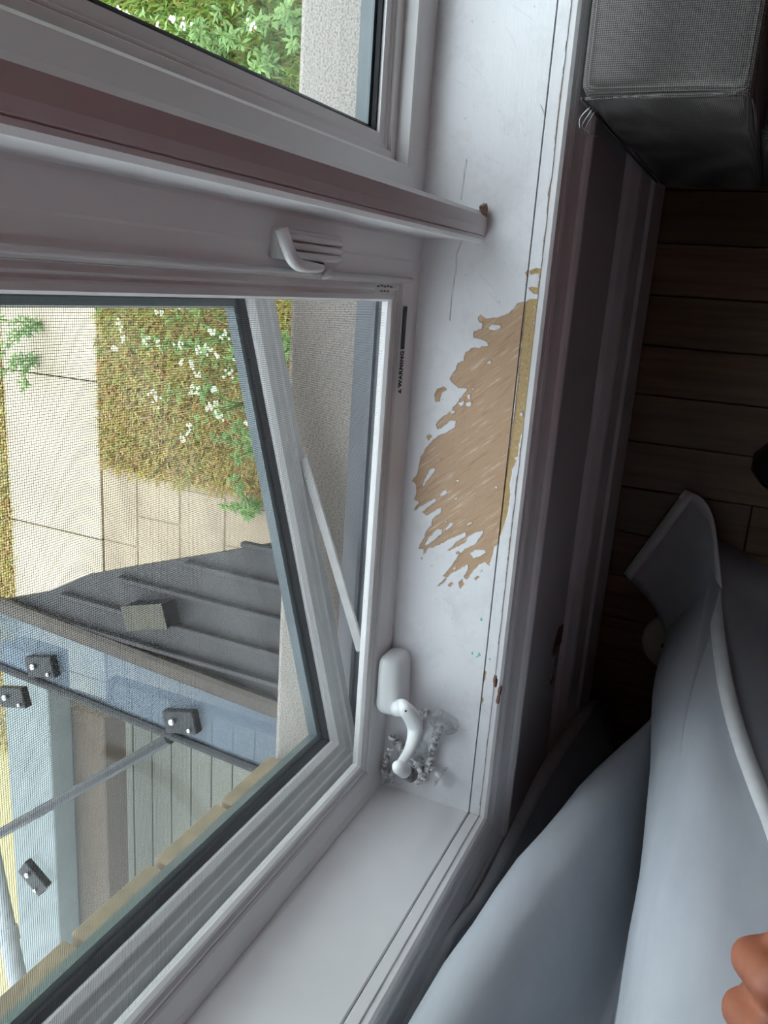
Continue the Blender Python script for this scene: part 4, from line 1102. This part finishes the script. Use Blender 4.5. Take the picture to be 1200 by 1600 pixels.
# fist: fingers spaced along v (index first), knuckles towards u
capsule(H(-.030, -.012, -.004), H(-.030, .046, -.006), .017, .016)
capsule(H(-.012, -.014, -.004), H(-.014, .048, -.008), .015, .014)
capsule(H(-.055, .004, -.006), H(-.050, .034, -.008), .020, .019)
lens_ = [.0300, .0340, .0315, .0260]
for i in range(4):
    v0 = -.021 + .0222 * i
    a0 = H(-.008, v0, .006); a1 = H(lens_[i] - .004, v0 - .001, .006 - .001 * i); a2 = H(lens_[i] - .004, v0, -.016); a3 = H(lens_[i] - .026, v0 + .001, -.024)
    capsule(a0, a1, .0112, .0103); capsule(a1, a2, .0103, .0095); capsule(a2, a3, .0095, .0082)
capsule(H(-.038, -.018, .004), H(-.012, -.037, .002), .0125, .0115)
capsule(H(-.012, -.037, .002), H(.012, -.035, -.010), .0112, .0095)
capsule(H(-.060, .018, -.008), H(-.105, .020, -.010), .0235, .0225)
capsule(H(-.105, .020, -.010), H(-.225, .030, .0), .0235, .036)

def remeshed(bm_, name, mat, parent, vox, it=6):
    o = finish(name, bm_, mat, None, True)
    md = o.modifiers.new('r', 'REMESH'); md.mode = 'VOXEL'; md.voxel_size = vox
    md2 = o.modifiers.new('s', 'SMOOTH'); md2.iterations = it; md2.factor = .5
    dg = bpy.context.evaluated_depsgraph_get()
    me = bpy.data.meshes.new_from_object(o.evaluated_get(dg)); o.modifiers.clear(); o.data = me
    me.polygons.foreach_set('use_smooth', [True] * len(me.polygons))
    return child(o, parent)
# unseen body behind the camera, added to bounce red: arm, torso, head, legs
elbowL = H(-.225, .030, .0)
shL, shR = (-.33, -.40, 1.29), (.05, -.40, 1.29)
capsule(elbowL, shL, .036, .046)
elbowR = (.17, -.30, 1.08); handR = (.075, -.085, 1.355)
capsule(shR, elbowR, .046, .036); capsule(elbowR, (.10, -.13, 1.32), .034, .024)
capsule((.10, -.13, 1.32), handR, .026, .024)                       # palm behind the phone
for i in range(4): capsule((.085 - .006 * i, -.085, 1.365 - .02 * i), (.045 - .004 * i, -.05, 1.375 - .02 * i), .0095, .0085)
capsule((.085, -.10, 1.345), (.05, -.075, 1.30), .0115, .009)
capsule((-.14, -.42, .92), (-.14, -.42, 1.16), .125, .12); capsule((-.25, -.41, 1.24), (-.03, -.41, 1.24), .085, .085)
capsule((-.14, -.40, 1.28), (-.14, -.375, 1.42), .05, .048)
capsule((-.14, -.365, 1.50), (-.14, -.355, 1.53), .078, .082); capsule((-.14, -.34, 1.455), (-.14, -.33, 1.46), .055, .05)
capsule((-.14, -.272, 1.485), (-.14, -.262, 1.470), .010, .013)     # nose
capsule((-.222, -.37, 1.47), (-.224, -.37, 1.50), .012, .014); capsule((-.058, -.37, 1.47), (-.056, -.37, 1.50), .012, .014)
for sx_, fx in ((-1, -.235), (1, -.03)):
    capsule((-.14 + sx_ * .07, -.42, .86), (fx, -.37, .47), .088, .056); capsule((fx, -.37, .47), (fx, -.32, .10), .055, .036)
    capsule((fx, -.31, .05), (fx, -.14, .04), .030, .026)
body = remeshed(bmx, 'body', 'skin', hand, .0026)
bmx = bmesh.new()
capsule((-.14, -.42, .86), (-.14, -.42, 1.17), .138, .133); capsule((-.26, -.41, 1.245), (-.02, -.41, 1.245), .095, .095)
eL = Vector(elbowL); capsule(shL, Vector(shL).lerp(eL, .75), .056, .050); capsule(shR, Vector(shR).lerp(Vector(elbowR), .75), .056, .050)
simple('bounce_red_shirt', (.34, .035, .05), (.29, .03, .045), .85, 30, .3, .003)  # guessed red, added out of view to bounce pink onto the window frame
simple('dark_trousers', (.03, .035, .05), (.04, .045, .06), .85, 60, .3, .003)
simple('dark_hair', (.02, .014, .010), (.035, .024, .017), .5, 90, .5, .003)
simple('eye_white', (.75, .74, .72), None, .2, 10, 0)
tag(remeshed(bmx, 'shirt', 'bounce_red_shirt', hand, .006), 'unseen red short sleeved shirt added to bounce pink light onto the window frame')
bmx = bmesh.new()
for sx_, fx in ((-1, -.235), (1, -.03)):
    capsule((-.14 + sx_ * .07, -.42, .88), (fx, -.37, .47), .100, .068); capsule((fx, -.37, .47), (fx, -.325, .11), .066, .052)
capsule((-.21, -.42, .90), (-.07, -.42, .90), .11, .11)
tag(remeshed(bmx, 'trousers', 'dark_trousers', hand, .007), 'dark trousers')
bmx = bmesh.new()
capsule((-.14, -.385, 1.53), (-.14, -.375, 1.555), .086, .080); capsule((-.14, -.42, 1.46), (-.14, -.41, 1.52), .06, .07)
remeshed(bmx, 'hair', 'dark_hair', hand, .006)
for ex in (-.172, -.108):
    child(tube_obj('eye', [(ex, -.284, 1.503), (ex, -.278, 1.503), (ex, -.275, 1.503)], [.011, .009, .002], 'eye_white', None, 10), hand)
    child(tube_obj('pupil', [(ex, -.277, 1.503), (ex, -.2735, 1.503)], [.0045, .0035], 'black_print', None, 10), hand)
child(tube_obj('lips', smooth_path([(-.162, -.290, 1.438), (-.14, -.280, 1.441), (-.118, -.290, 1.438)], 5), .006, 'skin', None, 8), hand)
tag(hand, 'bare hand of a person with bent fingers at the lower right edge', 'person')
shoe2 = shoe.copy(); C.objects.link(shoe2); shoe2.location = (-.03, -.22, 0)
for ch in shoe.children:
    c_ = ch.copy(); C.objects.link(c_); c_.parent = shoe2
tag(shoe2, 'black glossy shoe of the standing person, nearer the sofa', 'shoe')
shoe['group'] = shoe2['group'] = 'pair of black shoes'
bpy.context.view_layer.update()
